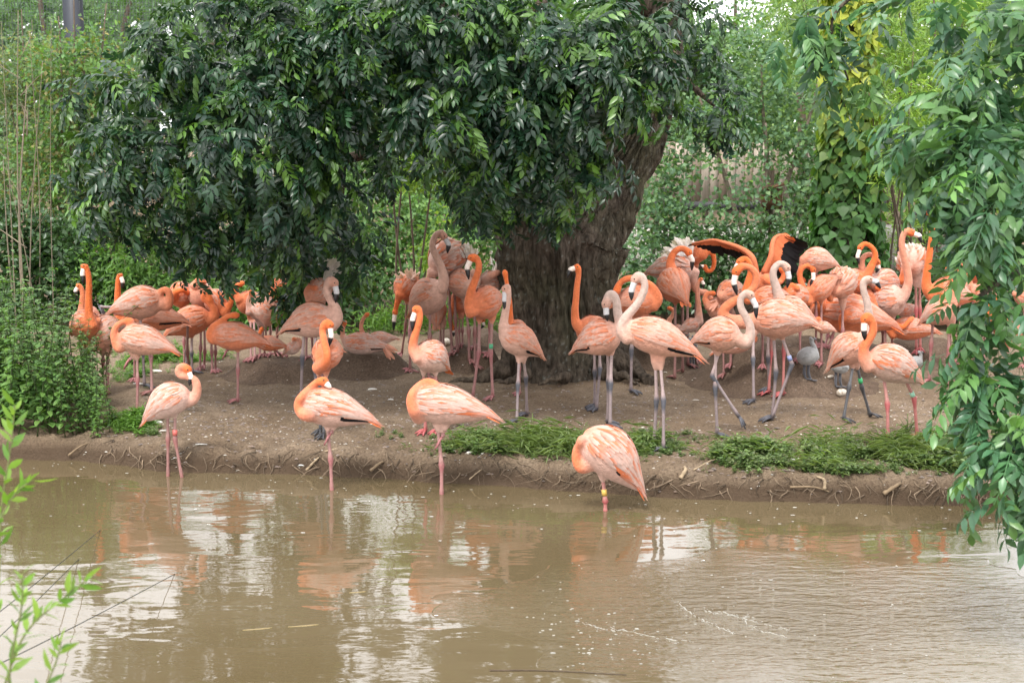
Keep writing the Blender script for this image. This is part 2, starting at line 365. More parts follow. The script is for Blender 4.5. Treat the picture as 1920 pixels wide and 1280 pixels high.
def leaf_cloud(pos, dr, rng, nleaf, scale, down=0.30):
    """leaves round each shoot tip: position, frame, scale"""
    n = len(pos); k = nleaf; pos = np.repeat(pos, k, 0)+rng.normal(0, 0.075, (n*k, 3))*scale; d = np.repeat(dr, k, 0)
    dd = norm(d*0.8+rng.normal(0, 0.75, (n*k, 3))); dd[:, 2] -= down*rng.uniform(0.4, 1.5, n*k); dd = norm(dd)
    up = norm(np.array([0, 0, 1.0])+d*0.6+rng.normal(0, 0.3, (n*k, 3)))
    return pos, frames(dd, up), scale*rng.uniform(0.75, 1.15, n*k)
LV = [ash_leaf(np.random.default_rng(100+i), pairs=3+i % 3, curl=0.25+0.13*i) for i in range(6)]
def tint(n, pal, rng, var=0.18):
    pal = np.asarray(pal, float); a = pal[rng.integers(0, len(pal), n)]; b = pal[rng.integers(0, len(pal), n)]; t = rng.uniform(0, 1, (n, 1))
    return (a*t+b*(1-t))*(1+rng.normal(0, var, (n, 1))).clip(0.5, 1.6)
def ash_foliage(root, pos, dr, rng, nleaf, scale, pal, mt, nobj=300, down=0.30):
    p, R, s = leaf_cloud(pos, dr, rng, nleaf, scale, down)
    u, v, dep = proj(p); inf = (u > 5) & (u < 1915) & (v > 5) & (v < 1275)
    # the leaves that show largest: nearest to the camera within coarse picture cells
    order = np.argsort(dep+np.where(inf, 0, 99)); cell = {}; pick = []
    for i in order:
        if not inf[i]: break
        kx = (int(u[i]//34), int(v[i]//34))
        if cell.get(kx, 0) < 1: cell[kx] = 1; pick.append(i)
        if len(pick) >= nobj: break
    pk = set(pick); rest = np.array([i for i in range(len(p)) if i not in pk])
    o = np.array(root.location); var = rng.integers(0, len(LV), len(p)); V = []; F = []; C = []; n = 0
    for k, (tv, tf) in enumerate(LV):
        idx = rest[var[rest] == k]
        if not len(idx): continue
        bv, bf = batch(tv, tf, R[idx], p[idx]-o, s[idx]); V.append(bv); F.append(bf+n); n += len(bv)
        c = np.repeat(tint(len(idx), pal, rng), len(tv), 0); C.append(c)
    if V: link('foliage', mesh_np('foliage', np.vstack(V), np.vstack(F), np.vstack(C), [mt], False), root, kind='stuff')
    mes = [mesh_np('leaf', tv, tf, np.broadcast_to(tint(1, pal, rng, 0.1), (len(tv), 3)), [mt], False) for tv, tf in LV for _ in range(3)]
    for i in pick:
        lo = link('leaf', mes[var[i]*3+int(rng.integers(0, 3))], root)
        M = Matrix([[*(R[i][r]*s[i]), (p[i]-o)[r]] for r in range(3)]+[[0, 0, 0, 1]]); lo.matrix_local = M
def limb(root, name, pts, rad, m=None, col=(0.10, 0.075, 0.055), seg=12, per=6, rough=0.0):
    """tapered limb through points (world) as a part"""
    o = np.array(root.location); c = crom(pts, per); r = np.interp(np.linspace(0, 1, len(c)), np.linspace(0, 1, len(rad)), rad)
    mb = MB(); mb.tube(c, r, col, seg)
    if rough:
        v = mb.v[0]; v += rough*fbm(v[:, 0]*9+v[:, 2]*7, v[:, 1]*9+v[:, 2]*3, 3, 55)[:, None]*np.array([0.5, 0.5, 1.0])
    return link(name, mb.mesh(name, m or M_BARK, True, o), root)
def rand_leaf_mesh(pos, nrm_bias, L, W, rng, cols, pos0, up=0.35, tipdown=0.3):
    """small folded leaves (4 vertices, 2 triangles)"""
    n = len(pos); d = norm(nrm_bias*0.6+rng.normal(0, 0.7, (n, 3))); d[:, 2] -= tipdown; d = norm(d)
    nn = norm(rng.normal(0, 0.6, (n, 3))+np.array([0, -0.25, up+0.4])); s = norm(np.cross(nn, d)); nn = np.cross(d, s)
    L = L*rng.uniform(0.65, 1.25, (n, 1)); W = W*rng.uniform(0.75, 1.2, (n, 1))
    a = pos-pos0; c = a+d*L*0.45
    v = np.stack([a, c-s*W*0.5+nn*W*0.15, a+d*L-nn*L*0.12, c+s*W*0.5+nn*W*0.15], 1).reshape(-1, 3)
    i = np.arange(n)[:, None]*4; f = np.concatenate([i+np.array([[0, 2, 1]]), i+np.array([[0, 3, 2]])], 0)
    return v, f, np.repeat(cols, 4, 0)
def clumped(lumps, n, rng, clump=0.16, nper=26):
    pos = []; dr = []; area = np.array([l[3]*l[4] for l in lumps], float); area /= area.sum()
    for l, a in zip(lumps, area):
        c, r = lump_xyz(l); k = max(3, int(n*a/nper)); d = norm(rng.normal(size=(k, 3))); d[:, 1] -= rng.uniform(0, 0.6, k); d = norm(d)
        cc = c+d*r*(rng.uniform(0.25, 1.0, (k, 1))**0.5)
        m = rng.integers(nper//2, nper*3//2, k); ps = np.repeat(cc, m, 0)+rng.normal(0, clump, (m.sum(), 3))*np.array([1, 1, 0.75]); pos.append(ps); dr.append(np.repeat(d, m, 0))
    return np.vstack(pos), np.vstack(dr)
def ground_under(u, Y):
    x = (u-960)/FPX*Y; return np.array([x, Y, float(base_z(x, Y))])
def shrub(name, label, cat, group, base, lumps, n, L, W, pal, seed, stems=3, mt=None, clump=0.16, nper=26, up=0.35, trunk_r=0.03, trunk_col=(0.13, 0.10, 0.075), crownname='foliage', tipdown=0.3):
    rng = np.random.default_rng(seed); root = empty(name, base, label, cat, group); o = np.array(base, float)
    pos, dr = clumped(lumps, n, rng, clump, nper); keep = pos[:, 2] > base[2]+0.03; pos, dr = pos[keep], dr[keep]
    v, f, c = rand_leaf_mesh(pos, dr, L, W, rng, tint(len(pos), pal, rng), o, up, tipdown)
    link(crownname, mesh_np(crownname, v, f, c, [mt or M_LEAF], False), root)
    if stems:
        mb = MB()
        for k in range(stems):
            l = lumps[k % len(lumps)]; c, r = lump_xyz(l); e = c+rng.normal(0, 0.25, 3)*r; b = o+np.array([rng.normal(0, 0.07), rng.normal(0, 0.07), -0.08])
            pts = crom([b, b*0.6+e*0.4+rng.normal(0, 0.06, 3), e, e+(e-b)*0.22], 5); mb.tube(pts, np.linspace(trunk_r, trunk_r*0.25, len(pts)), trunk_col, 7)
        link('trunk' if crownname == 'crown' else 'stem', mb.mesh('stem', M_TWIG, True, o), root)
    return root
# ------------------------------------------------------------------ the big ash tree on the island
BASEY = 14.35
tb = P(1062, 700, BASEY); ash = empty('ash_tree', (tb[0], tb[1], float(base_z(tb[0], tb[1]))), 'huge dark leaved ash tree with a forked trunk in the middle of the island', 'tree')
def bark_tube(name, prof, Y, rng_s, twist=0.0):
    """prof: (u centre, v, half width px); ridged bark as real relief"""
    cs = []; rs = []
    for (u, v, r) in prof:
        p = P(u, v, Y); cs.append(p); rs.append(r/pxm(p))
    n = 300; c = crom(cs, 12); r = crom(np.array(rs)[:, None]*np.ones(3), 12)[:, 0]
    t = np.linspace(0, 1, len(c)); tt = np.linspace(0, 1, n); C = np.stack([np.interp(tt, t, c[:, k]) for k in range(3)], 1); R = np.interp(tt, t, r)
    seg = 260; th = np.arange(seg)*2*math.pi/seg; T = norm(np.gradient(C, axis=0)); V = np.zeros((n, seg, 3))
    arc = np.concatenate([[0], np.cumsum(np.linalg.norm(np.diff(C, axis=0), axis=1))])
    for i in range(n):
        x = norm(np.array([1., 0, 0])-T[i]*T[i][0]); y = np.cross(T[i], x)
        q = th*6.0; wob = 0.6*vnoise(q*0.35, np.full(seg, arc[i]*1.6), rng_s)
        rid = np.abs(vnoise((q+wob*2)*1.5, np.full(seg, arc[i]*2.2), rng_s+1)); rid2 = np.abs(vnoise((q+wob*2)*3.4, np.full(seg, arc[i]*6.5), rng_s+2))
        seam = np.abs((th-math.pi+1e-6)/math.pi); fade = 1-np.clip((seam-0.93)/0.07, 0, 1)
        lob = 0.05*np.cos(3*th+0.7)+0.035*np.cos(5*th+2)
        rr = R[i]*(1+lob)+(rid*0.15+rid2*0.10)*fade*min(1, R[i]/0.4)-0.03
        V[i] = C[i]+rr[:, None]*(np.cos(th)[:, None]*x+np.sin(th)[:, None]*y)
    k = np.arange(seg); kk = (k+1) % seg; i = (np.arange(n-1)*seg)[:, None]
    F = np.stack([(i+k).ravel(), (i+kk).ravel(), (i+seg+kk).ravel(), (i+seg+k).ravel()], 1)
    pts = V.reshape(-1, 3); moss = np.clip(fbm(pts[:, 0]*2.2+pts[:, 1], pts[:, 2]*2.2, 3, 81)*1.6+0.15, 0, 1)[:, None]; li = (fbm(th[None].repeat(n, 0).ravel()*26, np.repeat(arc, seg)*30, 3, 85) > 0.45)[:, None]
    col = np.array([0.100, 0.080, 0.061])*(1-moss*0.6)+np.array([0.075, 0.074, 0.042])*moss*0.6; col = np.where(li, np.array([0.17, 0.17, 0.145]), col)
    return link(name, mesh_np(name, pts-np.array(ash.location), F, col, [M_BARK], True), ash)
bark_tube('trunk', [(1064, 735, 158), (1064, 712, 142), (1062, 690, 124), (1056, 640, 106), (1054, 560, 98), (1050, 490, 107), (1056, 430, 116), (1098, 372, 92), (1142, 312, 72), (1184, 250, 60), (1210, 160, 54), (1230, 50, 49), (1250, -100, 45), (1240, -350, 36), (1250, -600, 20)], BASEY, 300)
bark_tube('limb', [(1050, 520, 70), (1010, 440, 76), (975, 360, 60), (925, 250, 48), (850, 120, 42), (800, -60, 36), (740, -350, 26), (700, -600, 14)], BASEY+0.25, 320)
for pts, rad in (([(1090, 260, 13.9), (1010, 180, 13), (960, 100, 12)], (0.10, 0.06, 0.02)), ([(850, 130, 14.2), (700, 90, 13.2), (520, 130, 12.3), (380, 180, 11.9)], (0.13, 0.09, 0.05, 0.015)),
                 ([(925, 250, 14.4), (800, 260, 14.3), (640, 300, 13.6), (480, 330, 12.6)], (0.12, 0.08, 0.045, 0.015)), ([(700, 95, 13.2), (600, 240, 12.8), (560, 380, 12.9)], (0.06, 0.04, 0.015)),
                 ([(1235, 60, 14.3), (1290, 150, 13.9), (1340, 200, 13.6)], (0.07, 0.04, 0.012)), ([(520, 135, 12.3), (470, 175, 11.9), (430, 150, 11.5), (425, 225, 11.4)], (0.03, 0.022, 0.016, 0.01)),
                 ([(640, 300, 13.6), (640, 400, 13.7), (660, 470, 13.7)], (0.05, 0.03, 0.012)), ([(1215, 20, 14.3), (1100, -60, 13), (1000, 20, 11.6)], (0.12, 0.08, 0.03)), ([(800, -60, 14.4), (600, -120, 13), (420, -60, 12)], (0.14, 0.09, 0.03))):
    limb(ash, 'branch', [P(u, v, Y) for u, v, Y in pts], rad)
# surface roots
for pts, rad in (([(1150, 668, 13.95), (1185, 690, 13.8), (1216, 712, 13.5), (1240, 728, 13.3)], (0.20, 0.12, 0.06, 0.02)), ([(1120, 690, 13.8), (1160, 704, 13.6), (1200, 722, 13.3)], (0.13, 0.08, 0.02)),
                 ([(950, 690, 13.9), (905, 706, 13.8), (862, 715, 13.7), (800, 718, 13.6)], (0.17, 0.09, 0.05, 0.02)), ([(990, 700, 13.6), (960, 712, 13.4), (925, 716, 13.4)], (0.10, 0.05, 0.015)), ([(1060, 705, 13.6), (1040, 714, 13.4), (1010, 718, 13.4)], (0.10, 0.05, 0.015))):
    pp = []
    for u, v, Y in pts:
        p = P(u, v, Y); p[2] = max(float(full_z(p[0], p[1]))-0.03, min(p[2], 0.22)); pp.append(p)
    limb(ash, 'root', pp, np.array(rad)*0.62, col=(0.10, 0.078, 0.058), seg=20, per=14, rough=0.06)
ASH_PAL = [(0.014, 0.042, 0.020), (0.018, 0.052, 0.024), (0.026, 0.074, 0.028), (0.012, 0.036, 0.022), (0.085, 0.18, 0.025)]
ASH_L = [(620, 60, 11.5, 190, 120), (430, 90, 11.6, 160, 110), (330, 170, 11.8, 130, 80), (210, 285, 12, 95, 60), (330, 300, 11.7, 150, 100), (480, 260, 11.3, 160, 130), (585, 330, 11.7, 110, 120), (340, 385, 12, 170, 65), (230, 372, 12.1, 95, 38),
         (480, 420, 12.2, 150, 85), (600, 440, 12.8, 110, 85), (645, 530, 13.5, 75, 70), (500, 490, 13.2, 110, 42), (560, 520, 13.6, 60, 30), (390, 455, 12.6, 100, 45), (190, 190, 12.6, 70, 60), (500, 545, 13.7, 50, 35),
         (720, 130, 11.3, 150, 120), (800, 60, 11, 190, 110), (770, 225, 11.8, 95, 45), (900, 190, 11, 160, 140), (1050, 130, 10.9, 170, 140), (1150, 80, 11, 110, 90), (1000, 270, 11.2, 160, 105), (930, 345, 12.2, 95, 60), (1080, 225, 11, 115, 100),
         (1000, 375, 12.9, 75, 40), (890, 350, 12.9, 50, 35), (925, 400, 13.2, 40, 25), (1040, 375, 13.3, 45, 25), (1215, 150, 12.6, 60, 70), (1200, 20, 11.5, 90, 50), (1320, 205, 13.2, 60, 45), (1300, 60, 13.3, 45, 70), (1100, 310, 12.8, 60, 50), (1000, 330, 12.9, 110, 70), (925, 370, 13, 45, 35), (1240, 40, 13.4, 50, 50), (1345, 215, 13.3, 45, 30), (1330, 110, 13.4, 40, 40), (1370, 190, 13.4, 30, 30), (820, 300, 13.6, 40, 40), (130, 320, 12.3, 40, 35), (700, 330, 13.2, 30, 60), (850, 315, 12.8, 45, 35)]
rng = np.random.default_rng(5)
p1, d1 = sample_shoots(ASH_L, 35, rng)
p2, d2 = sample_shoots([(850, 150, 13.4, 330, 150), (1020, 220, 13.2, 170, 110), (480, 230, 13.2, 260, 190), (560, 430, 13.9, 120, 70)], 60, rng, 0.3)
p3, d3 = sample_shoots([(620, -230, 12.2, 300, 180), (880, -240, 12.2, 340, 200), (1110, -170, 12.6, 170, 150), (760, -500, 13, 340, 220), (980, -520, 13, 280, 220)], 92, rng, 0.2)
ash_foliage(ash, np.vstack([p1, p2, p3]), np.vstack([d1, d2, d3]), rng, 7, 0.70, ASH_PAL, M_GLOSSLEAF)
# a few fresh yellow-green shoots
mb = MB()

# ------------------------------------------------------------------ tree leaning in from the right bank
rb_ = np.array([5.3, 10.6, 0.0]); rb_[2] = float(base_z(rb_[0], rb_[1]))
rt = empty('ash_tree', rb_, 'glossy leaved ash reaching in from the right edge over the water', 'tree')
limb(rt, 'trunk', [rb_-np.array([0, 0, .2]), rb_+np.array([-.1, -.4, 1.2]), rb_+np.array([-.3, -1.0, 2.6]), rb_+np.array([-.6, -1.6, 4.2]), rb_+np.array([-.6, -1.8, 6.0])], (0.20, 0.16, 0.13, 0.09, 0.04), seg=20)
for pts, rad in (([(2300, 300, 9.6), (2050, 300, 8.6), (1900, 250, 8), (1760, 180, 8)], (0.10, 0.06, 0.03, 0.012)), ([(2250, 480, 9.8), (2050, 500, 8.5), (1905, 515, 7.6), (1830, 560, 7.3)], (0.08, 0.05, 0.025, 0.01)),
                 ([(2250, 650, 9.9), (2080, 760, 8.5), (1960, 840, 7.5), (1880, 900, 7)], (0.07, 0.05, 0.025, 0.01)), ([(2150, -150, 8.6), (1920, -60, 8.0), (1760, -60, 8.4), (1640, -30, 8.8), (1560, 40, 9), (1590, 150, 9.2)], (0.06, 0.03, 0.02, 0.014, 0.010, 0.006)),
                 ([(1920, -40, 8), (1912, 60, 7.8), (1900, 115, 7.7)], (0.05, 0.035, 0.015))):
    limb(rt, 'branch', [P(u, v, Y) for u, v, Y in pts], rad, col=(0.12, 0.10, 0.075))
RT_L = [(1860, 160, 7.6, 95, 80), (1790, 240, 7.8, 110, 75), (1765, 285, 8, 55, 42), (1860, 320, 7.3, 95, 90), (1815, 370, 7.4, 60, 40), (1875, 440, 7.1, 65, 55), (1835, 445, 7.5, 35, 25), (1880, 600, 7, 40, 30), (1895, 680, 7, 40, 34), (1910, 750, 7, 34, 36), (1892, 815, 6.9, 28, 24),
        (1915, 845, 6.8, 16, 22), (1860, 720, 7.2, 28, 22), (1850, 590, 7.1, 24, 12), (1840, 650, 7.1, 22, 12), (1838, 715, 7.1, 26, 14), (1850, 785, 7.0, 26, 12), (1875, 875, 6.9, 24, 12), (1900, 905, 6.8, 14, 14), (1860, 20, 7.6, 110, 30), (1770, 12, 8, 55, 20), (1490, 45, 9, 45, 28), (1560, 60, 9, 45, 35), (1600, 20, 8.9, 45, 28), (1595, 150, 9.2, 36, 42), (1615, 105, 9.1, 40, 40)]
RT_PAL = [(0.045, 0.12, 0.05), (0.055, 0.14, 0.055), (0.07, 0.17, 0.055), (0.11, 0.23, 0.055), (0.04, 0.10, 0.055)]
rng = np.random.default_rng(6)
p1, d1 = sample_shoots(RT_L, 44, rng); p4, d4 = sample_shoots([(2000, 680, 7.4, 65, 130), (1985, 430, 7.4, 65, 90), (1965, 200, 7.8, 75, 150)], 58, rng, 0.5); p2, d2 = sample_shoots([(2080, 300, 8.6, 150, 320), (2050, 700, 8.4, 110, 260), (2000, -250, 8.5, 250, 180)], 110, rng, 0.2)
ash_foliage(rt, np.vstack([p1, p2, p4]), np.vstack([d1, d2, d4]), rng, 6, 0.80, RT_PAL, M_GLOSSLEAF)

# ------------------------------------------------------------------ shrubs and trees behind
GB = 'shrubs and trees behind the island'
def gz(u, Y): return ground_under(u, Y)
DK = [(0.03, 0.075, 0.025), (0.045, 0.10, 0.03), (0.06, 0.125, 0.035)]
MIDG = [(0.09, 0.18, 0.05), (0.12, 0.22, 0.06), (0.07, 0.15, 0.05)]
BLUEG = [(0.10, 0.19, 0.10), (0.13, 0.23, 0.12), (0.08, 0.16, 0.08), (0.16, 0.26, 0.11)]
LIME = [(0.20, 0.34, 0.05), (0.16, 0.29, 0.055), (0.26, 0.38, 0.06)]
WILL = [(0.22, 0.34, 0.11), (0.18, 0.29, 0.10), (0.27, 0.38, 0.13), (0.14, 0.24, 0.08)]
def S(name, label, cat, u, Y, lumps, n, L, W, pal, seed, **k):
    return shrub(name, label, cat, GB, gz(u, Y), lumps, n, L, W, pal, seed, **k)
# far row, closing the view
S('willow_tree', 'pale feathery willow rising behind the fence, right of the sky gap', 'tree', 1640, 33, [(1520, 60, 33, 110, 120), (1660, 40, 33, 150, 150), (1800, 80, 33, 150, 150), (1900, 150, 32, 130, 150), (1600, 220, 33, 180, 120), (1480, -30, 34, 60, 90)], 15000, 0.24, 0.034, WILL, 1, stems=6, trunk_r=0.10, clump=0.35, crownname='crown', tipdown=0.6)
S('alder_tree', 'tall grey-green tree far behind under the patch of white sky', 'tree', 1380, 38, [(1420, 60, 38, 90, 60), (1330, 100, 38, 70, 60), (1280, 130, 37, 90, 110), (1400, 170, 37, 120, 110), (1200, 150, 37, 110, 130)], 12000, 0.14, 0.09, BLUEG, 2, stems=4, trunk_r=0.12, clump=0.35, crownname='crown')
S('willow_tree', 'hazy green willow behind the netting at the top left', 'tree', 140, 34, [(60, 40, 34, 140, 110), (220, 20, 34, 150, 120), (380, 60, 35, 160, 160), (60, 200, 34, 150, 130), (240, 180, 34, 150, 130), (100, -110, 35, 250, 80), (430, -80, 35, 170, 110)], 13000, 0.20, 0.04, [(0.11, 0.20, 0.10), (0.14, 0.24, 0.11), (0.09, 0.17, 0.08)], 3, stems=4, trunk_r=0.12, clump=0.35, crownname='crown', tipdown=0.5)
S('alder_tree', 'dense green tree seen through the crown gap behind the trunk', 'tree', 760, 33, [(600, 200, 33, 170, 160), (780, 230, 33, 160, 150), (960, 200, 33, 160, 170), (700, 0, 34, 260, 140), (1000, -20, 34, 260, 140), (700, 400, 32, 260, 120), (1000, 380, 32, 160, 120), (640, -150, 34, 240, 90), (1000, -150, 34, 260, 90)], 16000, 0.15, 0.10, MIDG, 4, stems=4, trunk_r=0.12, clump=0.35, crownname='crown')
# left side
S('shrub', 'grey-green broom-like shrub left behind the dead canes', 'shrub', 60, 20.5, [(40, 140, 20.5, 70, 80), (70, 240, 20.5, 80, 90), (130, 180, 20.7, 80, 90), (20, 330, 20.5, 60, 90)], 6000, 0.11, 0.03, [(0.13, 0.19, 0.11), (0.15, 0.23, 0.13), (0.10, 0.18, 0.07), (0.20, 0.21, 0.07)], 5, stems=8, up=0.2)
S('rose_shrub', 'arching shrub with reddish young tips below the dark post', 'shrub', 130, 19.6, [(110, 120, 19.6, 60, 50), (140, 210, 19.6, 70, 70), (90, 300, 19.6, 70, 70), (130, 390, 19.5, 80, 80), (200, 120, 20, 60, 60)], 6000, 0.075, 0.05, [(0.09, 0.19, 0.06), (0.11, 0.22, 0.06), (0.08, 0.17, 0.06), (0.13, 0.24, 0.06), (0.20, 0.18, 0.06)], 6, stems=9)
S('ivy_bank', 'dark ivy hedge low down at the left edge', 'hedge', 60, 18.9, [(40, 440, 18.9, 90, 70), (150, 470, 18.8, 90, 70), (60, 540, 18.6, 100, 60), (200, 540, 18.6, 90, 60), (10, 580, 18.3, 70, 60), (260, 580, 18.4, 80, 50)], 9500, 0.085, 0.07, DK, 7, stems=4, mt=M_GLOSSLEAF, clump=0.12)
S('goat_willow', 'bright green leafy shrub behind the upright orange flamingo at the left', 'shrub', 260, 18.3, [(270, 500, 18.2, 70, 70), (330, 560, 18.1, 80, 70), (210, 500, 18.4, 50, 60), (300, 620, 17.9, 110, 50), (420, 600, 18, 80, 70)], 7500, 0.10, 0.035, [(0.09, 0.19, 0.04), (0.07, 0.15, 0.035), (0.12, 0.23, 0.05)], 8, stems=9, clump=0.12, up=0.5)
S('shrub', 'dark shrub behind the birds under the hanging branches', 'shrub', 520, 18.8, [(480, 560, 18.8, 100, 90), (620, 560, 18.8, 100, 90), (560, 460, 19, 120, 90), (400, 480, 19.2, 90, 80)], 7500, 0.09, 0.055, DK, 9, stems=4)
# middle gap
S('shrub', 'light green shrub with roundish leaves in the gap left of the trunk', 'shrub', 800, 19.5, [(730, 420, 19.5, 80, 70), (840, 420, 19.5, 90, 70), (900, 480, 19.3, 80, 70), (780, 500, 19.2, 100, 60), (680, 500, 19.4, 60, 80), (760, 330, 20, 70, 50)], 9000, 0.075, 0.055, [(0.08, 0.17, 0.06), (0.11, 0.21, 0.07), (0.16, 0.28, 0.08)], 10, stems=6, clump=0.13)
S('elder_bush', 'lime green backlit bush glowing through the gap in the crown', 'shrub', 760, 17.0, [(770, 290, 16.2, 55, 38), (735, 270, 16.2, 35, 28), (800, 330, 16.2, 30, 25), (820, 460, 16.8, 22, 45)], 1500, 0.10, 0.04, LIME, 11, stems=5, trunk_r=0.018, clump=0.09, mt=M_LEAF)
S('weed_bank', 'low bright weeds behind the wading birds left of the trunk', 'plant', 760, 16.9, [(690, 620, 16.9, 60, 28), (760, 610, 16.9, 70, 40), (840, 600, 16.9, 60, 38), (920, 600, 16.9, 60, 40), (300, 650, 16.9, 70, 22), (400, 660, 16.7, 60, 18)], 4200, 0.10, 0.018, [(0.11, 0.22, 0.04), (0.15, 0.27, 0.05), (0.07, 0.15, 0.035)], 12, stems=0, clump=0.08, up=0.1, tipdown=-0.5)
# right side
S('poplar_sapling', 'blue-green round leaved sapling right of the trunk in front of the fence', 'tree', 1212, 20.2, [(1235, 330, 20.2, 45, 60), (1230, 420, 20, 55, 60), (1190, 480, 19.6, 45, 60), (1270, 430, 20, 45, 35), (1270, 260, 20.4, 60, 55)], 3600, 0.075, 0.065, BLUEG, 13, stems=4, trunk_r=0.055, trunk_col=(0.30, 0.29, 0.25), crownname='crown', clump=0.15)
S('poplar_sapling', 'round leaved sapling with a slim trunk beside the wooden bird box', 'tree', 1437, 20.8, [(1400, 200, 20.8, 85, 70), (1490, 230, 20.8, 80, 75), (1330, 225, 20.8, 70, 45), (1440, 275, 20.6, 60, 30), (1545, 280, 20.6, 40, 40), (1400, 340, 20.0, 38, 34), (1490, 350, 20.0, 28, 24), (1425, 400, 19.9, 45, 18), (1330, 385, 19.9, 40, 20), (1340, 310, 20.0, 40, 30), (1400, 110, 21, 80, 60)], 4700, 0.08, 0.07, BLUEG, 14, stems=4, trunk_r=0.05, trunk_col=(0.22, 0.18, 0.14), crownname='crown', clump=0.17)
S('poplar_sapling', 'spindly sapling just right of the bird box, lower crown only', 'tree', 1475, 21.2, [(1500, 340, 21.2, 50, 35), (1520, 400, 21, 40, 30), (1450, 420, 20.6, 35, 25)], 1500, 0.075, 0.065, BLUEG, 15, stems=4, trunk_r=0.05, trunk_col=(0.14, 0.11, 0.09), crownname='crown', clump=0.15)
S('hedge', 'dark low hedge behind the winged flamingo in the right half', 'hedge', 1380, 19.3, [(1250, 540, 19.2, 90, 55), (1370, 500, 19.3, 90, 60), (1480, 500, 19.3, 90, 60), (1330, 450, 19.6, 80, 40), (1450, 455, 19.6, 80, 25), (1600, 560, 18.9, 110, 60), (1740, 560, 18.9, 110, 70), (1850, 520, 19, 110, 90)], 12000, 0.085, 0.06, DK+[(0.05, 0.11, 0.03)], 16, stems=5, mt=M_GLOSSLEAF, clump=0.13)
S('willow_shrub', 'yellow-green willow shrub with upright wands at the upper right', 'shrub', 1740, 22.5, [(1650, 150, 22.5, 70, 110), (1740, 160, 22.5, 90, 120), (1850, 120, 22.5, 90, 110), (1680, 300, 22, 80, 90), (1800, 330, 22, 120, 100), (1700, 420, 21.5, 60, 60), (1640, 30, 22.8, 70, 60), (1800, 20, 22.8, 110, 70)], 12000, 0.16, 0.024, LIME+WILL, 17, stems=16, trunk_r=0.03, clump=0.2, up=0.1, tipdown=-0.15)
S('willow_shrub', 'narrow leaved willow spray in front of the ivy column', 'shrub', 1700, 19.2, [(1650, 250, 18.4, 30, 35), (1690, 290, 18.4, 40, 35), (1660, 330, 18.4, 35, 25), (1720, 200, 18.6, 40, 60)], 1500, 0.13, 0.024, LIME, 18, stems=6, trunk_r=0.02, clump=0.10, tipdown=0.2)
# fan palm behind
pr = gz(1500, 25); palm = empty('fan_palm', pr, 'small fan palm with one stiff frond beside the ivy column', 'tree', GB)
limb(palm, 'trunk', [pr, pr+np.array([0.02, 0, 1.6]), P(1500, 165, 25)], (0.10, 0.09, 0.07), m=M_TWIG)
for (u, v, a0, Lf) in ((1505, 140, 60, 0.9), (1470, 160, 140, 0.7), (1530, 185, 10, 0.6)):
    mbp = MB(); c = P(u, v, 25-0.3)
    for k in range(24):
        a = math.radians(a0-75+k*6.5); d = np.array([math.cos(a), -0.35+0.1*math.sin(k*1.7), math.sin(a)]); L = Lf*(0.75+0.25*math.cos((k-12)/9)); s = norm(np.cross(d, [0, 1, 0.2]))*0.022
        q = c+d*L; mbp.add([c-s*0.3, c+s*0.3, c+d*L*0.6+s, c+d*L*0.6-s, q-np.array([0, 0, 0.06])], [[0, 1, 2], [0, 2, 3], [3, 2, 4]], (0.11, 0.19, 0.055))
    link('frond', mbp.mesh('frond', M_LEAF, False, pr), palm)
# ivy column
rng = np.random.default_rng(21); ib = gz(1590, 18.6); ivy = empty('ivy_column', ib, 'old stump trunk clothed in ivy, yellow leaved towards the top', 'tree', GB)
limb(ivy, 'trunk', [ib-np.array([0, 0, .2]), P(1588, 380, 18.6), P(1592, 200, 18.6), P(1590, 20, 18.6), P(1588, -120, 18.6)], (0.30, 0.26, 0.2, 0.16, 0.1), seg=16)
def heart(tv=None):
    v = np.array([[0, 0, 0], [0.35, -0.5, 0.08], [0.35, 0, 0], [0.35, 0.5, 0.08], [0.1, -0.42, .06], [0.1, 0.42, .06], [1, 0, -0.15]], float); f = np.array([[0, 2, 4], [4, 2, 1], [0, 5, 2], [5, 3, 2], [1, 2, 6], [2, 3, 6]]); return v, f
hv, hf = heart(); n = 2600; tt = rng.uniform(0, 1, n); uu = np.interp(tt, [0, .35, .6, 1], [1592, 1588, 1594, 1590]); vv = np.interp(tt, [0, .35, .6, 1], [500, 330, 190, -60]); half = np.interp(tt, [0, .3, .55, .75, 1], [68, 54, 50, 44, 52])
th = rng.uniform(0, 2*math.pi, n); rd = rng.uniform(0.75, 1.1, n); pos = np.array([P(a, b, 18.6) for a, b in zip(uu, vv)]); rad = half/pxm(P(1590, 300, 18.6))*rd
od = np.stack([np.cos(th), np.sin(th), np.zeros(n)], 1); pos = pos+od*rad[:, None]; dd = norm(np.array([0, 0, -1.])+od*0.35+rng.normal(0, 0.35, (n, 3))); R = frames(dd, norm(od+rng.normal(0, 0.35, (n, 3)))); sc = rng.uniform(0.09, 0.17, n)
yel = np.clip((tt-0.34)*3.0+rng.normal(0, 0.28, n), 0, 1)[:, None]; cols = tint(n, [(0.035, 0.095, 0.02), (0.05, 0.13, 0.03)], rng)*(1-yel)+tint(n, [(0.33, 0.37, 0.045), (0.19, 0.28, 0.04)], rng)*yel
dist = np.linalg.norm(pos-np.array([0, 0, CAMZ]), axis=1)-sc*6; vis = (od[:, 1] < -0.1); order = np.argsort(dist+np.where(vis, 0, 50)); big = order[:160]; rest = order[160:]
bv, bf = batch(hv, hf, R[rest], pos[rest]-ib, sc[rest]); link('foliage', mesh_np('foliage', bv, bf, np.repeat(cols[rest], len(hv), 0), [M_LEAF]), ivy, kind='stuff')
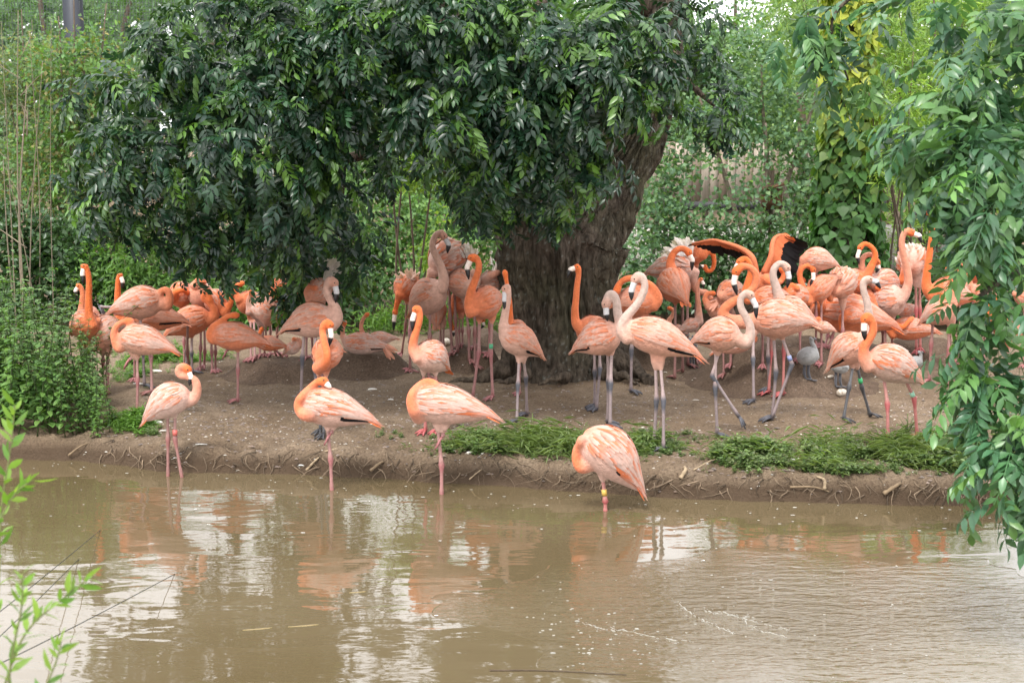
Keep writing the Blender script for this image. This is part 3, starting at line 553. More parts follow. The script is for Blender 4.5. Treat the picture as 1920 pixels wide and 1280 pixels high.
hm = [mesh_np('leaf', hv, hf, np.broadcast_to(np.array(c), (len(hv), 3)), [M_LEAF]) for c in ((0.04, 0.10, 0.022), (0.055, 0.14, 0.03), (0.15, 0.24, 0.03), (0.33, 0.37, 0.045))]
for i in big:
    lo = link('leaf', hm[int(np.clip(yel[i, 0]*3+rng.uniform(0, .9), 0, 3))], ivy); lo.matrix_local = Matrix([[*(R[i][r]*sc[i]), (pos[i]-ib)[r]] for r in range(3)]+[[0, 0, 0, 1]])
# timber fence behind the saplings: every board a part
fb = gz(1400, 25.5); fence = empty('board_fence', fb, 'weathered vertical board fence half hidden behind the saplings', 'fence')
s25 = pxm(P(1400, 340, 25.5)); x0, x1 = P(1200, 340, 25.5)[0], P(1680, 340, 25.5)[0]; zt, zb = P(1400, 268, 25.5)[2], P(1400, 388, 25.5)[2]; wbd = 0.155; rng = np.random.default_rng(31)
for k in range(int((x1-x0)/wbd)):
    b = MB(); g = rng.uniform(0.8, 1.15); c = np.array([0.34, 0.29, 0.235])*g if k % 3 else np.array([0.28, 0.22, 0.17])*g
    xx = x0+k*wbd; yo = rng.uniform(-0.012, 0.012); b.box((xx+0.004, 25.5+yo-0.012, zb+0.1), (xx+wbd-0.008, 25.5+yo+0.012, zt+rng.uniform(-.02, .02)), c)
    link('board', b.mesh('board', M_WOOD, False, fb), fence)
for zz in (zb+0.35, zt-0.25):
    b = MB(); b.box((x0, 25.515, zz), (x1, 25.58, zz+0.1), (0.25, 0.2, 0.16)); link('rail', b.mesh('rail', M_WOOD, False, fb), fence)
b = MB(); b.box((x0, 25.47, zb-0.06), (x1, 25.53, zb+0.097), (0.02, 0.02, 0.022)); link('base_rail', b.mesh('base_rail', M_PAINT, False, fb), fence)
for k in range(5):
    xx = x0+(x1-x0)*k/4; b = MB(); b.box((xx, 25.585, fb[2]-0.2), (xx+0.1, 25.685, zt-0.05), (0.22, 0.18, 0.14)); link('post', b.mesh('post', M_WOOD, False, fb), fence)
# pale path in front of the fence
pa, pb = P(1150, 438, 23.2), P(1650, 430, 23.2); px = mesh_np('path', [[pa[0]-1, 22.6, 0.9-0.05], [pb[0]+2, 22.6, 0.85], [pb[0]+2, 25.2, 0.93], [pa[0]-1, 25.2, 0.93]], [[0, 1, 2, 3]], None, [M_PATH])
z_path = float(P(1400, 434, 23.6)[2]); me = MB(); me.box((pa[0]-2, 23.0, -0.2), (pb[0]+2, 25.2, z_path), (0.6, 0.57, 0.52)); link('path', me.mesh('path', M_PATH, False), kind='structure')
bpy.data.meshes.remove(px)
# bird box on its slim stake
bp_ = gz(1447, 20.3); box = empty('bird_box', bp_, 'brown wooden nest box on a slim stake in front of the fence', 'bird box')
c = P(1447, 372, 20.3); s = pxm(c); hw = 17/s; b = MB(); b.box((c[0]-hw, 20.2, c[2]-20/s), (c[0]+hw, 20.42, c[2]+18/s), (0.13, 0.07, 0.042)); link('box_body', b.mesh('box_body', M_WOOD, False, bp_), box)
b = MB(); Mr = Matrix.Translation((c[0], 20.3, c[2]+22/s)) @ Matrix.Rotation(math.radians(-14), 4, 'Y'); b.box((-hw*1.25, -0.16, -0.015), (hw*1.25, 0.13, 0.015), (0.12, 0.066, 0.04), M=np.array(Mr)); link('lid', b.mesh('lid', M_WOOD, False, bp_), box)
b = MB(); b.tube([(c[0], 20.196, c[2]+4/s), (c[0], 20.19, c[2]+4/s)], 0.035, (0.01, 0.008, 0.006), 12); link('dark_hole_disc', b.mesh('hole_disc', M_WOOD, True, bp_), box)  # near-black disc on the front; the opening's inner shade put into its colour
limb(box, 'stake', [bp_-np.array([0, 0, .2]), (c[0]+0.02, 20.46, c[2]-0.3), (c[0]+0.03, 20.46, c[2]+0.4)], (0.035, 0.033, 0.03), m=M_TWIG)
# aviary post and netting, upper left
pb_ = gz(138, 27); post = empty('aviary_post', pb_, 'dark grey metal aviary post at the top left', 'post')
sx = pxm(P(138, 60, 27)); wv = 15/sx; zt_ = P(138, -200, 27)[2]; xc = P(138, 60, 27)[0]
b = MB(); b.box((xc-wv, 26.9, pb_[2]-.2), (xc+wv, 26.96, zt_), (0.03, 0.035, 0.045)); b.box((xc-wv*.35, 26.965, pb_[2]-.2), (xc+wv*.35, 27.12, zt_), (0.03, 0.035, 0.045)); b.box((xc-wv, 27.125, pb_[2]-.2), (xc+wv, 27.18, zt_), (0.03, 0.035, 0.045))
link('steel_section', b.mesh('steel_section', M_PAINT, False, pb_), post)
nb = gz(200, 27.3); net = empty('aviary_netting', nb, 'fine dark wire netting hung behind the post at the top left', 'netting')
b = MB(); xa, xb = P(-60, 60, 27.3)[0], P(440, 60, 27.3)[0]; za, zc = P(0, 320, 27.3)[2], P(0, -120, 27.3)[2]; r_ = 0.0028
for x in np.arange(xa, xb, 0.06): b.box((x-r_, 27.3-r_, za), (x+r_, 27.3+r_, zc), (0.05, 0.055, 0.06))
for z in np.arange(za, zc, 0.06): b.box((xa, 27.3-r_+0.006, z-r_), (xb, 27.3+r_+0.006, z+r_), (0.05, 0.055, 0.06))
link('wire_mesh', b.mesh('wire_mesh', M_PAINT, False, nb), net, kind='stuff')
# dead canes at the left edge
rng = np.random.default_rng(41)
for k, (u0, v0, u1, v1, rr) in enumerate([(42, 500, 34, 20, .013), (40, 480, 50, 160, .021), (22, 470, 2, 40, .009), (40, 430, 80, 115, .010), (92, 460, 96, 36, .007), (30, 430, 6, 300, .014), (70, 430, 12, 310, .009), (60, 470, 55, 60, .009)]):
    a = gz(u0, 17.6+0.1*k); a = np.array([P(u0, v0, a[1])[0], a[1], a[2]]); e = P(u1, v1, a[1]); root = empty('dead_cane', a, ['tall thin bare cane rising highest at the left edge', 'thickest bare forked stem among the shrubs at the left edge', 'bare cane leaning outward at the very edge of the picture', 'slanting bare cane leaning toward the dark post', 'thin bare cane standing below the dark post', 'short bare cane leaning steeply at the left edge', 'thin dry cane crossing the thick forked stem', 'upright thin cane just beside the thick forked stem'][k], 'cane', 'dead canes at the left edge')
    m_ = (a+e)/2+rng.normal(0, 0.05, 3); b = MB(); pts = crom([a-np.array([0, 0, .1]), m_, e], 6); b.tube(pts, np.linspace(rr, rr*0.3, len(pts)), (0.20, 0.165, 0.12), 6)
    link('stalk', b.mesh('stalk', M_TWIG, True, a), root)
    if k < 4:
        b = MB()
        for j in range(5):
            t = rng.uniform(0.35, 0.9); q = a*(1-t)+e*t; d = np.array([rng.normal(0, .25), rng.normal(0, .1), rng.uniform(.15, .5)]); b.tube(crom([q, q+d*.6+rng.normal(0, .03, 3), q+d], 4), np.linspace(rr*.45, rr*.15, 9), (0.22, 0.18, 0.13), 5)
            link('side_twig', b.mesh('side_twig', M_TWIG, True, a), root); b = MB()
# distant wood that closes the horizon
rng = np.random.default_rng(44); n = 26000; aa = rng.uniform(-1.0, 1.0, n); Y = rng.uniform(44, 52, n); x = aa*36; hgt = np.where((x > 5.0) & (x < 9.2), 4.2, 7.5)+2.0*vnoise(x*0.25, 0*x, 4); z = rng.uniform(0, 1, n)**0.7*hgt
v, f, c = rand_leaf_mesh(np.stack([x, Y, z], 1), np.tile([0, -0.6, 0.2], (n, 1)), 0.55, 0.42, rng, tint(n, MIDG+BLUEG, rng), np.zeros(3))
link('far_woods', mesh_np('far_woods', v, f, c, [M_LEAF]), kind='stuff')['label'] = 'distant belt of green woodland closing the view'
# ------------------------------------------------------------------ flamingos
PT = [0, .03, .08, .16, .26, .38, .5, .62, .74, .85, .94, 1.0]
PH = [.02, .34, .58, .82, .96, 1.0, .94, .78, .55, .34, .19, .05]
ORANGE = np.array([0.68, 0.155, 0.042]); SALMON = np.array([0.62, 0.225, 0.125]); PINK = np.array([0.62, 0.315, 0.225]); PALE = np.array([0.63, 0.43, 0.36]); GREYP = np.array([0.50, 0.36, 0.30]); WHITE = np.array([0.72, 0.65, 0.62])
DEEP = np.array([0.70, 0.13, 0.035]); BLACK = np.array([0.012, 0.011, 0.012]); GREY = np.array([0.10, 0.105, 0.12])
ORANGE, SALMON, PINK, PALE, WHITE = [c*.93 for c in (ORANGE, SALMON, PINK, PALE, WHITE)]
PALS = {  # body, neck, feather pale, feather strong
 'o': (SALMON*0.6+ORANGE*0.4, ORANGE, SALMON*0.3+PALE*0.7, ORANGE), 's': (SALMON*.75+ORANGE*.25, ORANGE*0.75+SALMON*0.25, PINK*0.55+SALMON*0.2+PALE*.25, SALMON*0.4+ORANGE*0.6), 'p': (PINK, SALMON*0.6+ORANGE*0.4, PALE, SALMON*0.5+ORANGE*0.5),
 'w': (PALE*.93, PINK*0.5+SALMON*0.5, PALE*0.75+WHITE*0.2, SALMON*0.4+ORANGE*0.6), 'wo': (PALE*0.65+PINK*.3, ORANGE*0.75+SALMON*.25, PALE*0.75+WHITE*0.18, ORANGE*.7+SALMON*.3), 'g': (PINK*0.6+GREYP*0.4, GREYP*0.55+PINK*0.45, PINK*0.5+GREYP*0.5, SALMON*.8+ORANGE*.2),
 'gn': (PINK, GREYP*0.85+np.array([.42, .38, .36])*.15, PALE*.8+PINK*.2, SALMON*0.6+ORANGE*0.4)}
LEGC = {'p': (np.array([.36, .20, .18]), np.array([.33, .13, .13])), 'r': (np.array([.42, .19, .165]), np.array([.40, .10, .10])), 'g': (np.array([.36, .27, .26]), np.array([.085, .085, .10])), 'k': (np.array([.10, .10, .105]), np.array([.05, .05, .055])), 'b': (np.array([.30, .17, .15]), np.array([.28, .12, .11]))}
PENDING = []
def flamingo(label, body, neck, beak=None, legs=(), pal='p', leg='p', dd=0.0, fv=None, D=None, sit=False, ruf=0.0, black=0, plume=None, band=None, wings=None, fold=1, orange_tail=0.5, scale=1.0, push=1, dark_tip=True):
    """body: (breast u, v, tail u, v, half thickness px); neck: pixels from breast to head centre; beak: bend and tip pixels;
       legs: pixel lists hip .. foot on the ground ('w' last = foot under water, 'a' last = foot in the air)"""
    rng = np.random.default_rng(int(body[0]*7+body[1]*13) % 100000)
    feet = []
    for L in legs:
        m = L[-1] if isinstance(L[-1], str) else ''; pts = L[:-1] if m else L
        if m == 'w': g = on_plane(*pts[-1], WZ)
        elif m == 'a': g = None
        else: g = ground_at(*pts[-1])
        feet.append((pts, m, g))
    if D is None:
        ys_ = [g[1] for _, _, g in feet if g is not None]
        D = float(np.mean(ys_)) if ys_ and fv is None else ground_at(body[0], fv)[1]
    u0, v0, u1, v1, r = body
    px_ = pxm(P((u0+u1)/2, (v0+v1)/2, D)); R = r/px_; l2 = math.hypot(u1-u0, v1-v0)/px_
    if l2 < 3.1*R and abs(dd) < 0.9*math.sqrt(max(0, (3.1*R)**2-l2*l2)): dd = (1 if dd >= 0 else -1)*math.sqrt((3.1*R)**2-l2*l2)*0.95
    A = P(u0, v0, D-dd*0.4); B = P(u1, v1, D+dd*0.6); ax = B-A; L = np.linalg.norm(ax); a = ax/L
    zup = np.array([0, 0, 1.]); n = zup-a*np.dot(zup, a); n /= np.linalg.norm(n)+1e-9
    if abs(a[2]) > 0.93: n = norm(np.array([0, -1., 0])-a*np.dot([0, -1., 0], a))
    s = np.cross(a, n)
    def prof(t): return np.interp(t, PT, PH)*R
    def cen(t): return A+np.multiply.outer(t, ax)+np.multiply.outer(R*0.10*np.sin(np.clip(t, 0, 1)*math.pi), n)
    def surf(t, th, h=0.0):
        t = np.asarray(t, float); th = np.asarray(th, float); hh = np.where(t < 1, prof(t), 0.05*R*np.ones_like(t)); 
        o = np.cos(th)[..., None]*n+np.sin(th)[..., None]*s; o2 = np.cos(th)[..., None]*n*1.0+np.sin(th)[..., None]*s*0.88
        return cen(t)+o2*(hh+h)[..., None], o
    PB, PN, FP, FS = PALS[pal]
    # --- torso and neck volumes, merged by remeshing
    tmp = MB(); ts = np.array([0, .015, .04, .08, .13, .2, .27, .34, .42, .5, .58, .66, .74, .82, .9, .96, 1.0])
    th = np.linspace(0, 2*math.pi, 25)[:-1]; TT, HH = np.meshgrid(ts, th, indexing='ij'); V, _ = surf(TT, HH); V = V.reshape(-1, 3); k = np.arange(24); kk = (k+1) % 24
    F = np.vstack([np.stack([i*24+k, i*24+kk, (i+1)*24+kk, (i+1)*24+k], 1) for i in range(len(ts)-1)]); tmp.add(V, F, PB)
    nv = len(V); tmp.add(np.vstack([V[:24], cen(np.array(0.0))[None]]), np.stack([kk, k, np.full(24, 24)], 1), PB); tmp.add(np.vstack([V[-24:], B[None]]), np.stack([k, kk, np.full(24, 24)], 1), PB)
    samp = [cen(ts)]; srad = [prof(ts)*0.9+0.01]; scol = [np.repeat(PB[None], len(ts), 0)]
    breast = sstep(0.2, 0.0, ts)[:, None]; scol[0] = PB*(1-breast*0.8)+PN*breast*0.8
    # neck, pushed clear of the body where it crosses it
    N2 = [np.array(q[:2], float) for q in neck]; N3 = []; off = []
    yb = A[1]+0.02*np.sign(ax[1])
    a2 = np.array([u0, v0], float); b2 = np.array([u1, v1], float); ll = np.dot(b2-a2, b2-a2)+1e-6
    for i, q in enumerate(N2):
        t = np.dot(q-a2, b2-a2)/ll; o = 0.0
        if i > 0 and push and -0.05 < t < 1.0:
            hp = np.interp(max(t, 0), PT, PH)*r; dist = np.linalg.norm(q-(a2+(b2-a2)*t))
            if dist < hp: o = 0.88*hp/px_*math.sqrt(1-(dist/hp)**2)+0.02
        if len(neck[i]) > 2: o = neck[i][2]
        off.append(o)
    if fold and len(off) > 3 and beak is None: off[-1] = off[-1]*0.6
    for i, q in enumerate(N2): N3.append(P(q[0], q[1], yb-off[i]))
    C = crom(N3, 7); m = len(C); tn = np.linspace(0, 1, m); scl = min(1.15, max(0.75, R/0.135))*scale
    nr = np.interp(tn, [0, .10, .25, .45, .85, .93, 1.0], [.060, .050, .038, .031, .0255, .031, .036])*scl
    hd = norm(C[-1]-C[-4]) if beak is None else norm(P(*beak[0][:2], C[-1][1])-C[-1])
    C2 = np.vstack([C, C[-1]+hd*0.022*scl, C[-1]+hd*0.042*scl]); nr2 = np.concatenate([nr, [.030*scl, .018*scl]])
    first = C2[0]-norm(C2[1]-C2[0])*0.03; tmp.tube(np.vstack([first, C2]), np.concatenate([[nr2[0]*0.7], nr2]), PN, 14)
    nc = PN[None]*np.ones((m, 1)); low = sstep(0.28, 0.0, tn)[:, None]; nc = nc*(1-low*0.6)+PB*low*0.6
    hdm = sstep(0.86, 0.97, tn)[:, None]; headc = (ORANGE if pal not in ('g', 'gn') else PN*.6+SALMON*.4); nc = nc*(1-hdm)+headc*hdm
    samp.append(C); srad.append(nr*1.05); scol.append(nc)
    # thighs
    legs3 = []
    for pts, mk, g in feet:
        if g is None: hipd = D; fd = D
        else: fd = g[1]; hipd = D
        q3 = []
        for i, q in enumerate(pts):
            t = i/(len(pts)-1); q3.append(P(q[0], q[1], hipd*(1-t)+fd*t))
        if mk == '': q3[-1] = g+np.array([0, 0, 0.012])
        legs3.append((q3, mk))
        if len(pts) >= 2 and not sit:
            h = q3[0]; dn = norm(q3[1]-q3[0]); up_ = np.array([(A+ax*.42)[0]*.25+h[0]*.75, h[1], h[2]+0.07])
            tmp.tube([up_, h, h+dn*0.05, h+dn*0.075], [.045*scl, .036*scl, .021*scl, .010*scl], PB, 10); samp.append(np.array([h, h+dn*0.05])); srad.append(np.array([.03, .03])); scol.append(np.repeat((PB*.6+PALE*.4)[None], 2, 0))
    near = px_ > 225
    me = tmp.mesh('tmp', [], True)
    to = bpy.data.objects.new('tmp', me); COL.objects.link(to)
    rm = to.modifiers.new('r', 'REMESH'); rm.mode = 'VOXEL'; rm.voxel_size = 0.0105 if near else 0.0125
    sm = to.modifiers.new('s', 'SMOOTH'); sm.factor = 0.5; sm.iterations = 3
    PENDING.append(dict(to=to, me=me, label=label, A=A, B=B, ax=ax, a=a, n=n, s=s, L=L, R=R, D=D, surf=surf, prof=prof, samp=np.vstack(samp), srad=np.concatenate(srad), scol=np.vstack(scol), C=C, hd=hd, beak=beak, legs=legs3, legk=leg, pal=pal, rng=rng,
                        scl=scl, sit=sit, ruf=ruf, black=black, plume=plume, band=band, wings=wings, px=px_, otail=orange_tail, near=near, dark=dark_tip))
def feather_strip(root, d, nrm, L, W, bend, rng, col, tipcol=None, st=(0, .3, .62, .88)):
    d = norm(d); s_ = norm(np.cross(nrm, d)); nn = np.cross(d, s_); v = []; c = []
    wf = (0.45, 0.95, 1.0, 0.7)
    for t, w_ in zip(st, wf):
        p = root+d*L*t+nn*bend*L*t*t; v += [p-s_*W*.5*w_-nn*W*.12*w_, p, p+s_*W*.5*w_-nn*W*.12*w_]; k = col if tipcol is None or t < .45 else tipcol; c += [k, k, k]
    v.append(root+d*L+nn*bend*L); c.append(col if tipcol is None else tipcol)
    f = []
    for i in range(3):
        b = i*3; f += [[b, b+1, b+4], [b, b+4, b+3], [b+1, b+2, b+5], [b+1, b+5, b+4]]
    f += [[9, 10, 12], [10, 11, 12]]
    return np.array(v), np.array(f), np.array(c)
def finish_flamingos():
    dg = bpy.context.evaluated_depsgraph_get(); dg.update()
    eyem = None
    for b in PENDING:
        em = bpy.data.meshes.new_from_object(b['to'].evaluated_get(dg)); nv = len(em.vertices); co = np.zeros(nv*3, np.float32); em.vertices.foreach_get('co', co); co = co.reshape(-1, 3).astype(float)
        nl = len(em.loops); li = np.zeros(nl, np.int32); em.loops.foreach_get('vertex_index', li); ls = np.zeros(len(em.polygons), np.int32); lt = np.zeros(len(em.polygons), np.int32)
        em.polygons.foreach_get('loop_start', ls); em.polygons.foreach_get('loop_total', lt); q = li[ls[lt == 4][:, None]+np.arange(4)]; t3 = li[ls[lt == 3][:, None]+np.arange(3)] if (lt == 3).any() else None
        bpy.data.meshes.remove(em)
        A, L, R, rng, n, s, a, surf, scl, D = (b[k] for k in ('A', 'L', 'R', 'rng', 'n', 's', 'a', 'surf', 'scl', 'D')); PB, PN, FP, FS = PALS[b['pal']]
        # colours from the nearest limb samples
        d = np.linalg.norm(co[:, None]-b['samp'][None], axis=2)/b['srad'][None]; wgt = np.exp(-(d-d.min(1, keepdims=True))*5.0); wgt /= wgt.sum(1, keepdims=True); col = wgt @ b['scol']
        nz = fbm(co[:, 0]*22+co[:, 1]*9, co[:, 2]*26, 3, 91)[:, None]; col = col*(1+0.16*nz)
        mid = A+b['ax']*.4; gx = mid[0]; gy = mid[1]
        gzv = float(full_z(gx, gy)); org = np.array([gx, gy, max(gzv, WZ)])
        root = empty('flamingo', org, b['label'], 'flamingo', 'flamingos of the island flock')
        mb = MB(); mb.add(co, q, col)
        if t3 is not None: mb.f3.append(t3)
        nplum = len(q)
        # legs
        LB = MB(); c_up, c_lo = LEGC[b['legk']]
        hdg = np.array([-a[0], -a[1], 0]); hdg = hdg/(np.linalg.norm(hdg)+1e-9)
        for pts, mk in b['legs']:
            k = len(pts); Pp = []; Rr = []; Cc = []
            nat = k >= 3
            fine = []
            for i in range(k-1):
                for t in np.linspace(0, 1, 7, endpoint=False): fine.append((i+t, pts[i]*(1-t)+pts[i+1]*t))
            fine.append((k-1, pts[-1])); jt = max(1, k-2)
            for t, p in fine:
                r_ = 0.0118; kn = math.exp(-((t-jt)/0.13)**2) if nat else 0; r_ += kn*0.0095
                if t < 0.2: r_ += 0.006*(1-t/0.2)
                if t > k-1.15: r_ += 0.003
                cc = c_up if t < jt-0.12 else c_lo
                if t > jt+0.15 and t < k-1.12: cc = c_up*.6+c_lo*.4
                Pp.append(p); Rr.append(r_*min(1.1, scl)); Cc.append(cc)
            if mk == 'w': Pp.append(pts[-1]-np.array([0, 0, .18])); Rr.append(.011); Cc.append(c_lo)
            LB.tube(Pp, Rr, np.array(Cc), 8)
            if mk == 'w': continue
            f0 = pts[-1]+np.array([0, 0, .016 if mk == '' else 0.0]); e = hdg if mk == '' else norm(hdg*.6+np.array([0, 0, -1.]))
            sd = norm(np.cross([0, 0, 1.], hdg)); fl = .095*min(1.1, scl); tips = []
            for an in (-.52, 0, .52):
                dv = e*math.cos(an)+sd*math.sin(an); tip = f0+dv*fl*(1.08 if an == 0 else .95)
                if mk == '': tip[2] = max(float(full_z(tip[0], tip[1]))+.008, pts[-1][2]-.015)
                LB.tube([f0+np.array([0, 0, .006]), (f0+tip)/2+np.array([0, 0, .010]), tip], [.012, .0095, .006], c_lo, 6); tips.append(tip)
            for i in (0, 1):
                w1 = f0+(tips[i]-f0)*.86; w2 = f0+(tips[i+1]-f0)*.86; wm_ = f0+((tips[i]+tips[i+1])/2-f0)*.76; up_ = np.array([0, 0, .007]); c_ = c_lo*.85
                LB.add([f0+up_, w1+up_*.7, wm_+up_*.6, w2+up_*.7], [[0, 1, 2], [0, 2, 3]], c_)
            bk = f0-e*.03+np.array([0, 0, .002]); LB.tube([f0+np.array([0, 0, .01]), bk], [.008, .004], c_lo, 5)
        if LB.v: 
            base = mb.n
            for v_, c_ in zip(LB.v, LB.c): mb.v.append(v_); mb.c.append(c_); mb.n += len(v_)
            f4n = [f+base for f in LB.f4]; f3n = [f+base for f in LB.f3]; n3p = sum(len(f) for f in mb.f3); mb.f4 += f4n; mb.f3 += f3n
            mi = np.concatenate([np.zeros(nplum, int), np.ones(sum(len(f) for f in f4n), int), np.zeros(n3p, int), np.ones(sum(len(f) for f in f3n), int)])
        else: mi = np.zeros(nplum+sum(len(f) for f in mb.f3), int)
        fs = [np.vstack(mb.f4)]+([np.vstack(mb.f3)] if mb.f3 else [])
        link('body', mesh_np('body', np.vstack(mb.v)-org, fs, np.vstack(mb.c), [M_PLUM, M_SKIN], True, mi), root)
        # folded wings: overlapping feathers laid along the body
        big = b['px'] > 150
        for side in (1, -1):
            W = MB(); rows = []
            dens = 1.0 if big else .7
            def row(cnt, t0, t1, th0, th1, l0, l1, w0, strong, lift):
                for _ in range(int(cnt*dens*1.4)): rows.append((rng.uniform(t0, t1), rng.uniform(th0, th1), rng.uniform(l0, l1)*1.12, rng.uniform(w0*.6, w0*.9), strong, lift))
            row(20, .52, .70, .15, 1.75, .28, .36, .17, b['otail'], 0.000)     # rear drooping plumes
            row(12, .60, .76, .9, 1.9, .24, .34, .13, min(1, b['otail']+.35), 0.001)
            row(24, .38, .58, .1, 1.75, .24, .34, .21, .22, .003)
            row(26, .24, .44, .15, 1.8, .20, .28, .20, .22, .006)
            row(24, .12, .30, .2, 1.9, .15, .22, .17, .40, .008)
            row(16, .05, .2, .35, 2.1, .11, .17, .14, .55, .008)
            if b['black']:
                for i in range(5*b['black']): rows.insert(0, (rng.uniform(.55, .66), rng.uniform(1.75, 2.05), rng.uniform(.30, .42), .085, -1, -.002))
            for (t0, th0, ln, wd, strong, lift) in rows:
                st = np.array([0, .3, .62, .88, 1.0]); wf = np.array([.55, 1, 1, .62, 0]); tt = t0+st*ln; drift = (0.30*(1.0-th0)*0.25)
                thc = th0+drift*st+rng.normal(0, .04); hh = max(.3*R, np.interp(t0+ln*.5, PT, PH)*R); wa = wd*R*1.15/hh
                lf = R*0.10*(lift/.008*.25+.10+rng.uniform(.15, .45)*st) + b['ruf']*R*(0.10+.55*st**1.5)*rng.uniform(.3, 1.0)
                droop = np.where(tt > .93, (tt-.93)*-.35*L, 0)
                v_ = []
                for j, (e_, sg) in enumerate(((-1, 0), (0, 1), (1, 0))):
                    pt, o_ = surf(tt, side*(thc+e_*wf*wa*.5), lf+(R*.018 if sg else 0)); v_.append(pt+droop[:, None]*np.array([0, 0, 1.]))
                vv = []
                for j in range(4): vv += [v_[0][j], v_[1][j], v_[2][j]]
                vv.append(v_[1][4]); f = []
                for j in range(3): q_ = j*3; f += [[q_, q_+1, q_+4], [q_, q_+4, q_+3], [q_+1, q_+2, q_+5], [q_+1, q_+5, q_+4]]
                f += [[9, 10, 12], [10, 11, 12]]
                if strong < 0: cc = BLACK
                else:
                    k_ = rng.uniform(.5, .95) if rng.uniform() < .17+strong*.6 else rng.uniform(0, .22); cc = FP*(1-k_)+FS*k_; cc = cc*rng.uniform(.84, 1.08)
                cv = np.broadcast_to(np.asarray(cc, float), (13, 3)).copy()
                if strong >= 0:
                    cv[0:3] = cv[0:3]*.45+FS*.55; cv[3:6] = cv[3:6]*.8+FS*.2; cv[9:] = cv[9:]*.65+np.minimum(FP*1.08, .9)*.35
                W.add(vv, f if side > 0 else [x[::-1] for x in f], cv)
            link('wing', W.mesh('wing', M_FEATH, True, org), root)
        # tail
        T = MB(); base, _ = surf(np.array(.86), np.array(0.)); 
        for i in range(7):
            d_ = norm(a*1.0+s*(i-3)*.10+np.array([0, 0, -.18])+rng.normal(0, .04, 3)); v_, f_, c_ = feather_strip(A+b['ax']*.84+s*(i-3)*R*.05, d_, n, L*rng.uniform(.17, .25), R*.2, -.1, rng, FS*.5+FP*.5 if b['otail'] < .6 else FS); T.add(v_, f_, c_)
        link('tail', T.mesh('tail', M_FEATH, True, org), root)
        # raised plumes
        if b['plume']:
            for (ub, vb, ut, vt, fan, cnt, kind) in b['plume']:
                Q = MB(); pb_ = P(ub, vb, D-.05); pt_ = P(ut, vt, D-.05); dv = pt_-pb_; Ld = np.linalg.norm(dv); dv = dv/Ld; yv = np.array([0, 1., 0]); sv = norm(np.cross(yv, dv))
                for i in range(cnt):
                    an = rng.uniform(-fan, fan); dp = rng.uniform(-.5, .5); d_ = norm(dv*math.cos(an)+sv*math.sin(an)+yv*dp); lc = Ld*rng.uniform(.72, 1.05)*(1-.25*abs(an)/max(fan, .1)); cc = (WHITE if kind == 'w' else PALE if kind == 'p' else PALE*.5+FS*.5)*rng.uniform(.9, 1.08)
                    v_, f_, c_ = feather_strip(pb_+sv*rng.uniform(-.03, .03)+yv*rng.uniform(-.05, .05), d_, norm(-yv+sv*rng.normal(0, .6)+np.array([0, 0, .4])), lc, max(.028, lc*.2)*rng.uniform(.8, 1.2), rng.uniform(-.35, .1), rng, np.minimum(cc, .88), None); Q.add(v_, f_, c_)
                link('plume', Q.mesh('plume', M_FEATH, True, org), root)
        # beak
        if b['beak'] is not None:
            yh = b['C'][-1][1]; h = b['C'][-1]; m1 = P(*b['beak'][0][:2], yh-.01); m2 = P(*b['beak'][1][:2], yh-.02); hd = norm(m1-h); st_ = h+hd*.028*scl
            c_ = crom([st_, (st_*.45+m1*.55), m1, m1*.45+m2*.55, m2], 5); k = len(c_); tt = np.linspace(0, 1, k); pale = np.array([.78, .66, .58]) if b['pal'] not in ('g', 'gn') else np.array([.52, .50, .50]); blk = tt > (.60 if b['dark'] else 2)
            rr = np.interp(tt, [0, .3, .55, .8, 1], [.0235, .0225, .0225, .0155, .004])*scl; cc = np.where(blk[:, None], BLACK, pale*(1+0*tt[:, None]))
            K = MB(); K.tube(c_, rr, cc, 10); link('beak', K.mesh('beak', M_BEAK, True, org), root)
            lat = np.cross(m2-m1, b['C'][-1]-b['C'][-5]); lat = norm(lat) if np.linalg.norm(lat) > 1e-4 and abs(norm(lat)[1]) > .6 else np.array([1., 0, 0])
            if eyem is None:
                E = MB(); E.tube([(-.0065, 0, 0), (-.004, 0, 0), (0, 0, 0), (.004, 0, 0), (.0065, 0, 0)], [.002, .0055, .0068, .0055, .002], np.array([[.55, .42, .10]]*2+[[.45, .33, .1]]+[[.02, .02, .02]]*2), 7); eyem = E.mesh('eye', M_BEAK, True)
            for sg in (1, -1):
                eo = link('eye', eyem, root); pos = h+lat*sg*.030*scl+hd*.008+np.array([0, 0, .006]); eo.location = pos-org; eo.rotation_euler = Vector(lat*sg).to_track_quat('X', 'Z').to_euler()
        if b['band']:
            li_, t_, colr = b['band']; pts = b['legs'][li_][0]; p0 = pts[0]; p1 = pts[1]; pm = p0*(1-t_)+p1*t_; dv = norm(p1-p0); K = MB(); K.tube([pm-dv*.022, pm+dv*.022], [.019, .019], colr, 12); link('leg_band', K.mesh('leg_band', M_PAINT, True, org), root)
